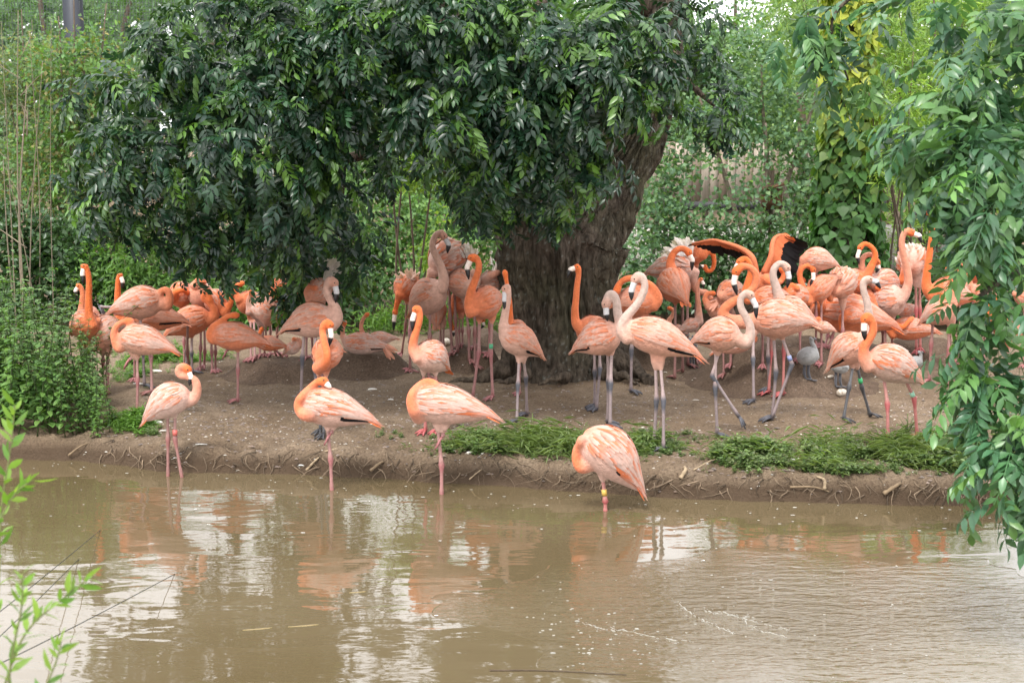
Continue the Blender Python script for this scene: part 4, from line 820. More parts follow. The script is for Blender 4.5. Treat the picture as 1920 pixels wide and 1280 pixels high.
        if b['wings']:
            for lead, trail, (dl, dt) in b['wings']:
                K = MB(); l3 = crom([P(u, v, D+y) for (u, v), y in zip(lead, dl)], 5); t3_ = crom([P(u, v, D+y) for (u, v), y in zip(trail, dt)], 5); k = len(l3); cl = np.repeat((ORANGE*.35+SALMON*.65)[None], k, 0)
                K.tube(l3, np.linspace(.032, .008, k), cl, 8)
                for i in range(0, k):
                    for rep in range(2):
                        p = l3[i]; e_ = t3_[i]; d_ = e_-p; ln = np.linalg.norm(d_); 
                        if ln < .02: continue
                        w_ = .075; nr_ = norm(np.cross(d_, l3[min(k-1, i+1)]-l3[max(0, i-1)])); short = rep == 1; off = nr_*(.012 if short else 0)*(-1 if nr_[1] > 0 else 1)
                        v_, f_, c_ = feather_strip(p+off, d_+rng.normal(0, .01, 3), nr_, ln*(.33 if short else 1), w_, .05, rng, FS if short else BLACK, None); K.add(v_, f_, c_)
                link('spread_wing', K.mesh('spread_wing', M_FEATH, True, org), root)
    for b in PENDING:
        bpy.data.objects.remove(b['to']); bpy.data.meshes.remove(b['me'])
F_ = flamingo
GRN = (0.10, 0.42, 0.22); 
# ---- group by the nettles
F_('upright orange flamingo with its head high beside the nettles', (176, 604, 134, 624, 28), [(172, 612), (167, 590), (166, 560), (167, 530), (164, 508), (158, 498)], [(155, 514), (156, 533)], [[(166, 622), (167, 680), (168, 742)], [(156, 622), (157, 684), (158, 744)]], 'o', 'p', dd=.3)
F_('pale faced flamingo looking out from behind the upright orange one', (152, 590, 185, 612, 23), [(152, 596), (154, 572), (155, 552), (153, 541), (148, 535)], [(142, 545), (144, 557)], [[(158, 610), (158, 660), (160, 722)]], 'p', 'p', dd=.3)
F_('flamingo whose orange head and neck rise alone behind the preening pale backs', (222, 578, 262, 604, 24), [(224, 585), (221, 560), (221, 538), (222, 522), (225, 515)], [(230, 528), (229, 541)], [[(252, 600), (251, 650), (253, 715)]], 'o', 'p', dd=.4)
F_('flamingo stretching one green-banded leg back, neck curled down beside its breast', (306, 560, 202, 585, 31), [(303, 570), (314, 573), (318, 560), (316, 547), (308, 543), (300, 549)], None, [[(262, 588), (268, 655), (271, 728)], [(240, 574), (215, 576), (186, 575), 'a']], 'p', 'g', band=(1, .95, GRN))
F_('salmon flamingo asleep with one purplish leg stretched out behind its tail', (233, 592, 355, 603, 29), [(240, 604), (227, 606), (224, 594), (231, 584), (241, 577), (251, 565), (261, 556), (269, 556)], None, [[(283, 612), (283, 670), (285, 741)], [(320, 598), (352, 600), (351, 660), (357, 704)]], 's', 'b', black=1)
F_('sleeping flamingo with a white and blue leg band right behind the nettles', (168, 632, 242, 612, 31), [(186, 642), (170, 652), (159, 642), (156, 624), (165, 609), (181, 602)], None, [[(193, 655), (193, 674), (194, 735)], [(203, 655), (201, 702), (203, 742)]], 'p', 'p', dd=.15, band=(0, .3, (.6, .65, .75)))
F_('sleeping flamingo with long orange tail plumes and pink foot on white feathers', (222, 628, 333, 658, 29), [(236, 640), (224, 653), (217, 645), (213, 628), (218, 612), (231, 603), (243, 602)], None, [[(257, 662), (258, 710), (257, 779)], [(247, 660), (250, 668), (243, 674), 'a']], 'p', 'p', orange_tail=.8)
F_('greyish pink flamingo with its head tucked to its chest behind the tail of another', (394, 588, 308, 628, 28), [(390, 602), (402, 594), (401, 580), (391, 566), (382, 560), (383, 551), (390, 552), (394, 564)], None, [[(360, 622), (359, 662), (361, 702)], [(352, 622), (350, 660), (349, 701)]], 's', 'g')
F_('pale flamingo turned away under the leaf tips, left of a vivid orange one', (364, 540, 394, 582, 25), [(366, 536), (372, 525), (380, 528)], None, [[(377, 600), (376, 652), (375, 697)], [(383, 602), (384, 660), (383, 690)]], 'p', 'p', dd=.3)
F_('vivid orange flamingo with fanned pale wing just beneath the hanging leaves', (416, 585, 390, 545, 24), [(420, 588), (428, 576), (434, 562), (434, 548), (430, 540)], None, [[(395, 612), (397, 660), (398, 700)], [(404, 612), (404, 660), (404, 697)]], 'o', 'p', dd=.3)
F_('deep salmon flamingo asleep on one pink leg in the open, tail pointing right', (396, 626, 505, 643, 27), [(410, 636), (397, 636), (393, 624), (401, 611), (415, 601), (429, 592), (441, 591)], None, [[(446, 648), (446, 692), (446, 756)], [(440, 645), (436, 652), (427, 656), 'a']], 's', 'p', orange_tail=.6)
F_('wading flamingo with brownish head curled over its back and a red leg band', (352, 728, 268, 790, 32), [(346, 752), (361, 748), (369, 734), (367, 716), (354, 706), (338, 703), (334, 693), (342, 686), (352, 692)], [(358, 708), (355, 723)], [[(314, 768), (315, 823), (315, 892), 'w'], [(328, 768), (328, 823), (341, 894), 'w']], 'w', 'b', orange_tail=.75, band=(1, .78, (.5, .12, .10)))
# ---- under the hanging crown
F_('pale bellied flamingo standing on the wide mound, mostly hidden by leaves', (470, 590, 512, 560, 23), [(470, 585), (466, 565), (472, 548)], None, [[(484, 600), (486, 636), (488, 671)], [(492, 600), (494, 640), (497, 670)]], 'w', 'p', dd=.2)
F_('orange flamingo bending its pale face down behind the hanging leaves', (512, 548, 556, 524, 22), [(513, 552), (505, 565), (499, 580), (496, 592)], [(492, 604), (492, 620)], [[(508, 570), (507, 620), (507, 669)], [(520, 570), (520, 625), (519, 667)]], 'o', 'p')
F_('flamingo resting on the wide mound with only its rounded orange back showing', (481, 642, 540, 650, 15), [(486, 645), (482, 634), (487, 625), (490, 618)], None, [], 'o', 'p', fv=700, sit=True)
F_('white winged flamingo resting at the end of the wide mound', (560, 648, 530, 664, 12), [(556, 652), (563, 645), (560, 636), (552, 636)], None, [], 'w', 'p', fv=702, sit=True, orange_tail=.3)
F_('displaying flamingo with a curled white plume standing up behind the grey-pink one', (580, 560, 630, 528, 24), [(582, 560), (575, 548), (580, 538), (590, 540)], None, [[(604, 575), (604, 650), (604, 738)]], 'p', 'p', dd=.2, fv=738, plume=[(612, 526, 622, 500, .5, 18, 'w'), (622, 505, 640, 485, 1.0, 26, 'w'), (618, 500, 618, 482, .6, 12, 'w'), (590, 548, 586, 530, .8, 14, 'o')])
F_('tall grey-pink young flamingo looking down over the small salmon one', (626, 592, 527, 620, 34), [(620, 610), (632, 598), (631, 580), (620, 563), (612, 546), (613, 532), (619, 523), (627, 530)], [(631, 548), (629, 569)], [[(571, 614), (567, 669), (564, 764)], [(592, 614), (590, 690), (597, 772)]], 'g', 'g', black=1, orange_tail=.2)
F_('small salmon flamingo facing the water with its neck in an S', (597, 672, 641, 655, 30), [(597, 690), (609, 682), (613, 666), (609, 645), (605, 624), (606, 610), (613, 603), (619, 609)], [(621, 630), (616, 650)], [[(597, 693), (600, 740), (601, 812)], [(612, 693), (610, 745), (607, 822)]], 's', 'k', dd=.3)
F_('pale flamingo lying flat on its mound with orange tail feathers trailing down', (641, 642, 735, 652, 21), [(648, 638), (642, 628), (643, 616), (646, 606)], None, [], 'w', 'p', fv=690, sit=True, black=1, orange_tail=.6, plume=[(722, 650, 746, 672, .35, 9, 'o')])
F_('white tailed flamingo resting beyond the one lying on its mound', (688, 636, 748, 634, 13), [(692, 634), (682, 628), (677, 612), (682, 596), (688, 590)], None, [], 'w', 'p', fv=672, sit=True, orange_tail=.15)
# ---- left of the trunk
F_('flamingo with frilled orange and white back feathers bending its head to the weeds', (748, 552, 782, 522, 24), [(750, 552), (746, 564), (743, 575), (741, 585)], [(739, 600), (738, 619)], [[(763, 562), (761, 608), (753, 667)], [(768, 562), (768, 620), (769, 698)]], 'o', 'p', plume=[(764, 528, 748, 504, .9, 22, 'p'), (772, 524, 776, 498, .8, 20, 'p'), (776, 528, 790, 520, .6, 12, 'o')])
F_('tallest grey-white flamingo with brownish neck and head high above the others', (829, 538, 768, 590, 34), [(826, 545), (832, 525), (828, 504), (820, 485), (812, 469), (811, 455), (817, 441), (826, 436), (832, 443)], [(841, 458), (839, 475)], [[(806, 575), (806, 632), (804, 711)], [(782, 580), (769, 640), (769, 699)]], 'g', 'b', orange_tail=.35)
F_('ruffled pale flamingo with raised white rump feathers behind the tallest one', (806, 500, 888, 470, 34), [(812, 510), (806, 525), (812, 538), (820, 545)], None, [[(842, 520), (844, 600), (848, 668)], [(852, 520), (854, 600), (858, 664)]], 'w', 'b', ruf=.35, black=1, orange_tail=.6, plume=[(876, 482, 868, 454, .5, 16, 'w'), (884, 480, 886, 458, .5, 14, 'w'), (830, 478, 820, 464, .7, 10, 'w')])
F_('greyish flamingo squeezed between the ruffled one and the salmon one', (886, 535, 838, 532, 28), [(884, 540), (893, 532), (897, 520), (890, 512)], None, [[(872, 562), (879, 622), (880, 685)], [(888, 560), (891, 620), (890, 690)]], 'g', 'b')
F_('salmon flamingo with drooping neck and a green band on its pink leg', (889, 576, 946, 560, 31), [(886, 588), (880, 572), (882, 550), (889, 530), (896, 511), (898, 495), (893, 483), (884, 483)], [(876, 502), (879, 524)], [[(899, 594), (898, 660), (886, 748)], [(923, 594), (920, 660), (924, 749)]], 's', 'p', dd=.25, band=(1, .83, GRN))
F_('pale flamingo beside the trunk turning its orange head down over its back', (903, 530, 946, 535, 22), [(910, 525), (925, 515), (940, 508), (946, 495), (942, 485), (935, 487)], [(928, 508), (936, 521)], [[(918, 550), (918, 610), (917, 668)]], 'w', 'p')
F_('flamingo of which only a vivid orange neck shows against the trunk', (952, 612, 990, 640, 22), [(955, 615), (956, 588), (955, 560), (951, 535), (947, 512)], None, [[(975, 650), (974, 690), (974, 742)]], 'o', 'p')
F_('grey-pink young flamingo in front of the trunk with a dark band under its wing', (941, 622, 1018, 668, 30), [(948, 632), (944, 612), (947, 589), (952, 562), (953, 545), (952, 537), (947, 541)], [(946, 562), (947, 584)], [[(973, 668), (971, 721), (969, 796)], [(981, 670), (986, 707), (988, 782)]], 'g', 'g', black=2, orange_tail=.5)
F_('speckled orange and white flamingo facing the water behind a sleeping wader', (785, 656, 842, 694, 31), [(786, 672), (776, 658), (775, 642), (780, 622), (786, 602), (787, 586), (784, 578), (780, 580)], [(774, 598), (773, 620)], [[(794, 690), (795, 730), (798, 812)], [(816, 690), (819, 735), (821, 812)]], 'wo', 'r', dd=.2, orange_tail=.8)
F_('orange flamingo feeding head down behind the salmon one, black bill tip near the straw', (849, 572, 884, 558, 20), [(849, 578), (844, 592), (846, 606), (850, 616)], [(851, 622), (850, 631)], [[(862, 586), (861, 620), (862, 652)], [(868, 586), (867, 620), (867, 650)]], 'o', 'p')
F_('flamingo showing an orange head and black bill under the salmon one', (890, 572, 934, 576, 19), [(892, 580), (898, 590), (904, 596), (906, 600)], [(907, 609), (902, 616)], [[(890, 592), (889, 625), (888, 655)], [(897, 592), (897, 630), (897, 652)]], 'o', 'p')
F_('grey-white flamingo seen from behind below the tallest one', (815, 562, 818, 614, 23), [(815, 560), (820, 548), (816, 540)], None, [[(826, 604), (826, 640), (826, 690)], [(832, 604), (831, 645), (830, 690)]], 'g', 'b', dd=-.25)
# ---- right of the trunk
F_('grey billed salmon flamingo standing tall against the trunk', (1084, 612, 1152, 640, 29), [(1094, 620), (1081, 607), (1078, 585), (1080, 560), (1082, 535), (1085, 513), (1083, 501)], [(1070, 505), (1064, 521)], [[(1114, 648), (1115, 696), (1115, 765)], [(1124, 648), (1125, 690), (1118, 772)]], 's', 'g', dd=.1)
F_('pink-grey flamingo preening its back with its head turned over, dark tail tip', (1162, 622, 1073, 657, 34), [(1158, 622), (1163, 606), (1158, 586), (1156, 565), (1150, 552), (1141, 552), (1136, 570)], [(1137, 588), (1139, 602)], [[(1139, 652), (1141, 715), (1139, 797)], [(1147, 652), (1145, 718), (1144, 803)]], 'gn', 'g', black=2, orange_tail=.45, push=0)
F_('salmon flamingo asleep on one grey leg behind the pale one, neck looped backward', (1230, 562, 1142, 574, 31), [(1222, 574), (1233, 560), (1222, 538), (1198, 525), (1178, 522), (1163, 530), (1157, 544)], None, [[(1190, 588), (1184, 655), (1183, 739)]], 's', 'g', push=0)
F_('pale pink flamingo in front with drooped head and both feet in the weeds', (1172, 612, 1315, 668, 35), [(1180, 634), (1168, 622), (1168, 606), (1176, 592), (1190, 576), (1203, 556), (1209, 537), (1205, 520), (1197, 516), (1191, 523)], [(1184, 545), (1184, 563)], [[(1229, 678), (1231, 750), (1226, 836)], [(1238, 678), (1244, 750), (1244, 846)]], 'gn', 'g', black=2, orange_tail=.6)
F_('white flamingo resting on the mud between the trunk and the front pale bird', (1186, 612, 1256, 628, 20), [(1194, 612), (1184, 606), (1180, 594), (1186, 586)], None, [], 'w', 'p', fv=682, sit=True, orange_tail=.1)
F_('round grey-pink flamingo seen from behind with hanging orange tail feathers', (1246, 518, 1288, 568, 33), [(1260, 510), (1257, 494), (1261, 478), (1270, 468), (1282, 466), (1291, 473)], [(1298, 488), (1297, 507)], [[(1266, 560), (1266, 640), (1265, 712)], [(1280, 560), (1280, 630), (1280, 700)]], 's', 'b', dd=-.22, orange_tail=.8, push=0)
F_('displaying flamingo with fanned white wing feathers stretching its neck to a neighbour', (1303, 502, 1212, 512, 31), [(1300, 508), (1299, 525), (1303, 540), (1313, 548), (1323, 548), (1330, 556), (1335, 566)], [(1341, 580), (1346, 592)], [[(1289, 530), (1289, 610), (1290, 690)]], 'w', 'b', ruf=.25, plume=[(1285, 482, 1242, 462, .55, 22, 'w'), (1288, 478, 1262, 442, .5, 20, 'w'), (1294, 476, 1290, 438, .35, 12, 'w'), (1270, 492, 1232, 482, .4, 12, 'w')])
F_('flamingo twisting its orange neck round under the dark spread wing', (1318, 478, 1285, 470, 20), [(1318, 480), (1326, 471), (1336, 475), (1339, 492), (1335, 506), (1325, 508), (1322, 500)], [(1316, 499), (1310, 504)], [[(1305, 500), (1305, 590), (1306, 680)]], 'o', 'b', push=0)
F_('flamingo resting with a thin straight orange neck beside the dangling pink one', (1312, 604, 1272, 622, 14), [(1311, 604), (1310, 575), (1308, 548), (1309, 532), (1314, 523)], [(1319, 532), (1319, 541)], [], 'w', 'p', fv=690, sit=True, orange_tail=.1)
F_('resting white flamingo with a small looped pale orange neck near the water', (1256, 616, 1292, 626, 11), [(1255, 616), (1254, 602), (1261, 591), (1263, 581), (1256, 578)], None, [], 'w', 'p', fv=676, sit=True, orange_tail=.1)
F_('pale rounded flamingo preening its breast beneath the spread wing', (1350, 556, 1400, 545, 25), [(1352, 556), (1366, 545), (1368, 534), (1360, 533), (1356, 543)], [(1355, 556), (1362, 566)], [[(1370, 572), (1370, 630), (1370, 690)]], 'p', 'p', plume=[(1345, 568, 1324, 585, .4, 7, 'o')], push=0)
F_('walking young pink flamingo in front with one foot swinging off the ground', (1388, 622, 1297, 640, 33), [(1380, 634), (1397, 643), (1406, 630), (1406, 611), (1398, 594), (1389, 576), (1389, 560), (1397, 550), (1407, 553)], [(1417, 573), (1418, 597)], [[(1342, 650), (1341, 726), (1345, 821)], [(1350, 652), (1335, 704), (1386, 782), 'a']], 'gn', 'g', black=2, orange_tail=.4)
F_('large pink flamingo in mid-stride with a blue and white leg band', (1408, 596, 1534, 608, 37), [(1410, 602), (1378, 603), (1357, 594), (1358, 580), (1372, 567), (1391, 556), (1411, 542), (1418, 526), (1416, 511), (1404, 501), (1391, 500), (1380, 509)], [(1376, 530), (1382, 553)], [[(1450, 624), (1455, 697), (1448, 786)], [(1463, 624), (1485, 683), (1446, 789)]], 'p', 'g', orange_tail=.3, band=(1, .8, (.25, .30, .5)), push=0)
F_('grey necked young flamingo looking over the back of the striding one', (1440, 580, 1532, 605, 33), [(1462, 572), (1461, 558), (1456, 540), (1450, 521), (1451, 505), (1460, 495), (1469, 495), (1475, 502)], [(1479, 520), (1476, 540)], [[(1413, 622), (1412, 672), (1413, 756)], [(1440, 610), (1440, 670), (1442, 735)]], 'gn', 'g', push=0, orange_tail=.6)
F_('orange headed flamingo behind with pink legs and feet on the dark mud', (1408, 560, 1500, 575, 29), [(1406, 562), (1399, 548), (1404, 527), (1408, 507), (1402, 489), (1394, 485), (1387, 491)], [(1381, 500), (1380, 510)], [[(1447, 595), (1446, 660), (1441, 741)], [(1468, 595), (1470, 655), (1468, 743)]], 'o', 'r', push=0)
F_('flamingo with both wings spread, showing black flight feathers', (1430, 522, 1436, 562, 25), [(1436, 522), (1450, 530), (1464, 527), (1470, 514), (1466, 505)], None, [[(1430, 560), (1430, 610), (1430, 690)]], 's', 'p', dd=.4, fv=690,
   wings=[([(1418, 512), (1410, 482), (1388, 465), (1356, 454), (1333, 450), (1297, 457)], [(1424, 530), (1406, 500), (1389, 484), (1372, 481), (1340, 476), (1300, 459)], ([-.1, -.1, 0, .1, .15, .2], [.1, .15, .2, .25, .25, .22])), ([(1432, 512), (1445, 482), (1448, 458), (1454, 445), (1466, 441), (1480, 450)], [(1470, 512), (1488, 510), (1494, 505), (1500, 480), (1512, 466), (1516, 461)], ([-.1, -.1, -.05, 0, .05, .1], [.15, .18, .2, .2, .2, .15]))])
F_('pale pink flamingo pointing its tail right, beyond the black wing', (1503, 482, 1573, 498, 23), [(1508, 486), (1503, 500), (1498, 515), (1505, 525)], None, [[(1530, 500), (1530, 590), (1530, 680)]], 'p', 'p', orange_tail=.4)
F_('flamingo arching a brownish neck over its breast left of the preening orange one', (1518, 556, 1572, 518, 24), [(1517, 566), (1512, 554), (1506, 540), (1500, 522), (1501, 508), (1509, 499), (1519, 498), (1525, 506)], [(1525, 523), (1519, 536)], [[(1540, 560), (1540, 610), (1540, 690)]], 's', 'p')
F_('flamingo with frilled pink back feathers raised behind the preening orange one', (1568, 548, 1596, 510, 27), [(1568, 546), (1558, 540), (1552, 548), (1556, 558)], None, [[(1580, 570), (1580, 620), (1580, 690)]], 'p', 'p', ruf=.3, plume=[(1586, 528, 1578, 500, .6, 20, 'p'), (1594, 528, 1600, 502, .4, 14, 'p'), (1570, 535, 1560, 518, .5, 12, 'o')])
F_('big vivid orange flamingo preening its breast, neck in a tight loop', (1518, 576, 1688, 614, 39), [(1530, 590), (1537, 574), (1540, 560), (1545, 547), (1542, 536), (1533, 531), (1523, 536), (1517, 549), (1520, 563)], [(1531, 580), (1538, 593)], [[(1557, 604), (1552, 630), (1546, 656)], [(1570, 604), (1560, 632), (1552, 658)]], 'o', 'p', D=13.9, orange_tail=.75)
F_('white bodied flamingo with a tall salmon neck held straight up', (1694, 556, 1622, 580, 33), [(1684, 566), (1696, 552), (1703, 530), (1701, 505), (1695, 482), (1691, 460), (1693, 442), (1700, 433), (1708, 436)], [(1723, 442), (1728, 456)], [[(1655, 595), (1655, 620), (1655, 650)], [(1672, 595), (1672, 625), (1673, 660)]], 'w', 'p', D=14.3, orange_tail=.5)
F_('flamingo with an orange neck arched like a hook and its bill pointing down', (1626, 524, 1572, 536, 23), [(1622, 524), (1634, 499), (1641, 483), (1639, 470), (1630, 460), (1620, 457), (1613, 464)], [(1608, 481), (1611, 496)], [[(1600, 545), (1600, 600), (1600, 680)]], 'o', 'p', push=0)
F_('white backed flamingo with a smaller orange hook of neck inside the larger one', (1636, 528, 1690, 535, 25), [(1638, 530), (1622, 515), (1616, 500), (1617, 486), (1625, 478), (1636, 479), (1645, 492)], [(1647, 502), (1642, 512)], [[(1660, 550), (1660, 610), (1660, 676)]], 'w', 'p', push=0)
F_('young white flamingo with grey neck, dark legs and a green band', (1622, 632, 1552, 690, 31), [(1612, 640), (1627, 622), (1629, 595), (1626, 568), (1620, 548), (1618, 532), (1622, 524), (1629, 524)], [(1643, 528), (1651, 541)], [[(1601, 678), (1592, 726), (1581, 791)], [(1606, 680), (1616, 726), (1632, 784)]], 'gn', 'k', black=3, orange_tail=.15, band=(1, .72, (.05, .40, .15)))
F_('white flamingo with curled orange neck striding at the grassy edge', (1628, 662, 1734, 718, 36), [(1632, 688), (1621, 672), (1620, 652), (1629, 637), (1637, 621), (1636, 604), (1628, 592), (1621, 598)], [(1620, 617), (1621, 637)], [[(1656, 700), (1664, 757), (1665, 826)], [(1692, 700), (1714, 746), (1720, 824)]], 'wo', 'r', orange_tail=.45, band=(1, .85, (.3, .55, .4)))
F_('orange flamingo lying on its mound with a stub of neck laid back', (1668, 616, 1762, 622, 22), [(1676, 628), (1668, 618), (1672, 606), (1683, 610), (1693, 614), (1702, 604), (1709, 598)], None, [], 'o', 'p', fv=688, sit=True)
F_('resting flamingo with white wing and black flight feathers beyond the mound', (1686, 588, 1726, 578, 14), [(1690, 586), (1684, 578), (1690, 570)], None, [], 'w', 'p', fv=660, sit=True, black=3, orange_tail=.1)
F_('flamingo with ruffled white plumes beside the tall salmon neck', (1711, 505, 1712, 474, 29), [(1700, 500), (1694, 512), (1690, 525)], None, [[(1717, 528), (1718, 580), (1718, 662)], [(1724, 528), (1725, 580), (1725, 660)]], 'wo', 'r', dd=.3, ruf=.3, plume=[(1705, 480, 1696, 456, .7, 18, 'w'), (1716, 478, 1718, 450, .7, 20, 'w'), (1694, 492, 1684, 478, .6, 10, 'w')])
F_('orange flamingo with neck straight up into the leaves at the right', (1742, 546, 1830, 562, 29), [(1750, 556), (1738, 540), (1737, 520), (1740, 496), (1744, 468), (1748, 440), (1748, 415), (1741, 399), (1733, 394)], [(1722, 395), (1711, 406)], [[(1752, 570), (1746, 645), (1742, 718)], [(1782, 572), (1780, 648), (1776, 722)]], 'o', 'p')
F_('pale flamingo whose thick pink neck rises into the overhanging leaves', (1792, 572, 1724, 606, 27), [(1784, 572), (1783, 545), (1787, 515), (1794, 488), (1801, 464), (1806, 450)], None, [[(1786, 598), (1795, 645), (1781, 722)], [(1778, 598), (1779, 655), (1769, 724)]], 'p', 'p', black=1)
F_('frilled pink flamingo behind the orange one under the right-hand leaves', (1808, 520, 1858, 492, 27), [(1806, 520), (1798, 510), (1796, 498)], None, [[(1825, 540), (1825, 600), (1825, 680)]], 's', 'p', ruf=.3)
F_('flamingo showing only a short upright orange neck behind the thick pink one', (1782, 535, 1826, 545, 19), [(1782, 535), (1776, 518), (1776, 503), (1780, 490)], None, [[(1800, 550), (1800, 620), (1800, 685)]], 'o', 'p')
F_('pale flamingo bowing its white face among the right-hand leaves', (1818, 545, 1872, 556, 18), [(1826, 545), (1818, 530), (1820, 514), (1829, 504), (1838, 510), (1843, 519)], [(1847, 527), (1850, 536)], [[(1845, 562), (1845, 620), (1845, 690)]], 'p', 'p')
F_('pinkish flamingo curving its neck at the far right edge', (1904, 552, 1952, 566, 19), [(1905, 552), (1913, 538), (1916, 522), (1910, 511), (1902, 511)], [(1896, 518), (1894, 526)], [[(1920, 570), (1920, 630), (1920, 690)]], 'p', 'p')
F_('flamingo hanging a thin orange neck behind the legs of the preening orange one', (1580, 590, 1624, 598, 17), [(1580, 595), (1576, 606), (1578, 620), (1584, 630)], None, [], 'o', 'p', fv=680, sit=True)
F_('pale flamingo huddled on the mud crest above the grey chick', (1530, 612, 1568, 620, 12), [(1534, 612), (1526, 606), (1528, 598), (1534, 598)], None, [], 'p', 'p', fv=694, sit=True)
F_('pink flamingo lying behind the walking young one, tail feathers hanging', (1412, 640, 1334, 660, 17), [(1404, 642), (1416, 636), (1412, 628), (1402, 628)], None, [], 'p', 'p', fv=724, sit=True, orange_tail=.6)
# ---- sleepers in the water
F_('sleeping wader with its pale cheek showing on its back and a black wing patch', (556, 752, 708, 790, 36), [(592, 776), (574, 778), (563, 771), (559, 757), (566, 743), (580, 729), (595, 716), (607, 714)], [(613, 720), (621, 727)], [[(613, 792), (620, 861), (622, 918), 'w'], [(628, 790), (626, 800), (621, 812), 'a']], 'wo', 'p', black=3, orange_tail=.6, dark_tip=False)
F_('sleeping wader with its orange neck folded forward and bill hidden in its back', (762, 748, 933, 781, 38), [(787, 780), (777, 770), (771, 753), (774, 737), (788, 722), (803, 715), (815, 722)], None, [[(820, 794), (828, 872), (828, 926), 'w'], [(836, 794), (832, 806), (830, 818), 'a']], 'wo', 'p', orange_tail=.7)
F_('headless looking wader asleep close to the bank, a gold band at the waterline', (1098, 806, 1206, 922, 46), [(1105, 868), (1090, 876), (1081, 862), (1082, 842), (1092, 826)], None, [[(1129, 886), (1135, 940), (1135, 957), 'w']], 'wo', 'r', orange_tail=.7, black=1, band=(0, .68, (.55, .36, .08)))
# ---- more of the flock, partly hidden
F_('orange flamingo deep under the hanging leaves with its back to the water', (560, 535, 600, 556, 23), [(560, 535), (552, 524), (556, 512), (566, 516)], None, [[(575, 575), (575, 625), (574, 676)], [(584, 575), (585, 628), (586, 674)]], 'o', 'p', fv=674)
F_('pale pink flamingo behind the leaves above the wide mound', (520, 590, 468, 580, 22), [(520, 590), (530, 578), (532, 562), (526, 552)], None, [[(498, 606), (499, 640), (527, 668)], [(506, 606), (508, 640), (518, 668)]], 'p', 'p', fv=680)
F_('coral flamingo between the fanned one and the deep salmon sleeper, half under leaves', (448, 562, 494, 582, 23), [(450, 562), (442, 550), (444, 536), (452, 532)], None, [[(470, 600), (470, 640), (471, 676)], [(476, 600), (477, 640), (478, 676)]], 's', 'p', fv=676)
F_('coral flamingo packed behind the vivid orange preening bird, head hidden', (1640, 575, 1588, 550, 24), [(1640, 575), (1648, 560), (1652, 548), (1646, 540)], None, [[(1612, 590), (1612, 630), (1612, 672)]], 's', 'p', fv=672)
F_('orange backed flamingo in the thick of the flock under the black wing', (1470, 552, 1530, 566, 23), [(1470, 552), (1476, 540), (1486, 534), (1494, 540)], None, [[(1500, 580), (1500, 620), (1500, 680)]], 'o', 'p', fv=682)
F_('pale flamingo bending to the ground among the pink legs below the leaves at right', (1800, 640, 1850, 622, 22), [(1800, 642), (1790, 655), (1786, 672), (1789, 688)], [(1791, 700), (1790, 710)], [[(1826, 655), (1826, 690), (1827, 732)], [(1834, 655), (1835, 690), (1837, 730)]], 'p', 'p')
F_('coral flamingo behind the right-hand leaves, its body just above the mud', (1868, 612, 1915, 628, 23), [(1868, 612), (1858, 598), (1856, 580), (1860, 565), (1868, 560)], [(1878, 566), (1882, 578)], [[(1890, 645), (1890, 690), (1890, 722)]], 's', 'p')
F_('pinkish flamingo wedged behind the walking young one and the striding one', (1330, 575, 1378, 590, 22), [(1330, 575), (1322, 562), (1326, 550), (1336, 550)], None, [[(1356, 600), (1356, 650), (1357, 708)]], 'p', 'b', fv=706)
F_('orange flamingo behind the nettle group with only back and tail in sight', (320, 560, 372, 545, 24), [(322, 560), (330, 548), (342, 544), (350, 548)], None, [[(345, 590), (345, 640), (346, 696)]], 'o', 'p', fv=692)
finish_flamingos()
# ------------------------------------------------------------------ chicks and eggs
def chick(label, body, neck, beak, legs, seed):
    u0, v0, u1, v1, r = body; rng = np.random.default_rng(seed)
    feet = [ground_at(*l[-1]) for l in legs]; D = float(np.mean([f[1] for f in feet])); c = P((u0+u1)/2, (v0+v1)/2, D); s = pxm(c)
    org = np.array([c[0], D, float(full_z(c[0], D))]); root = empty('flamingo_chick', org, label, 'chick', 'grey flamingo chicks'); mb = MB(); A = P(u0, v0, D); B = P(u1, v1, D); gc = np.array([.27, .27, .265])
    t = np.linspace(0, 1, 14); rr = np.sqrt(np.clip(1-(2*t-.9)**2/1.25, .0, 1))*r/s; rr[-1] = .004; mb.tube(A+np.outer(t, B-A), rr, gc, 18)
    nk = crom([P(u, v, D-.01) for u, v in neck], 6); tn = np.linspace(0, 1, len(nk)); mb.tube(np.vstack([nk, nk[-1]+[.004, 0, .006]]), np.concatenate([np.interp(tn, [0, .35, .75, 1], [.045, .022, .020, .026]), [.012]])*min(1.2, r/s/.085), gc*1.04, 12)
    for l, f in zip(legs, feet):
        pts = [P(*q, D) for q in l[:-1]]+[f+np.array([0, 0, .01])]; k = crom(pts, 5); mb.tube(k, np.interp(np.linspace(0, 1, len(k)), [0, .2, .5, 1], [.024, .013, .015, .009]), np.array([.075, .075, .085]), 8)
        for an in (-.5, 0, .5): mb.tube([k[-1], f+np.array([math.cos(an+.3)*.055, -abs(math.sin(an+.6))*.04, .008])], [.008, .004], np.array([.06, .06, .07]), 5)
    link('body', mb.mesh('body', M_FLUFF, True, org), root)
    K = MB(); b0, b1 = [P(*q, D-.012) for q in beak]; K.tube(crom([b0, (b0+b1)/2+np.array([0, 0, .006]), b1], 4), [.014, .0135, .012, .010, .009, .007, .005, .004, .002], np.array([[.16, .16, .17]]*5+[[.03, .03, .03]]*4), 8); link('beak', K.mesh('beak', M_BEAK, True, org), root)
    W = MB(); m_ = A*.45+B*.55+np.array([0, -r/s*.82, .01]); W.tube([m_-(B-A)*.22, m_, m_+(B-A)*.3], [.01, .03, .006], gc*.93, 8, ell=.5); link('wing', W.mesh('wing', M_FLUFF, True, org), root)
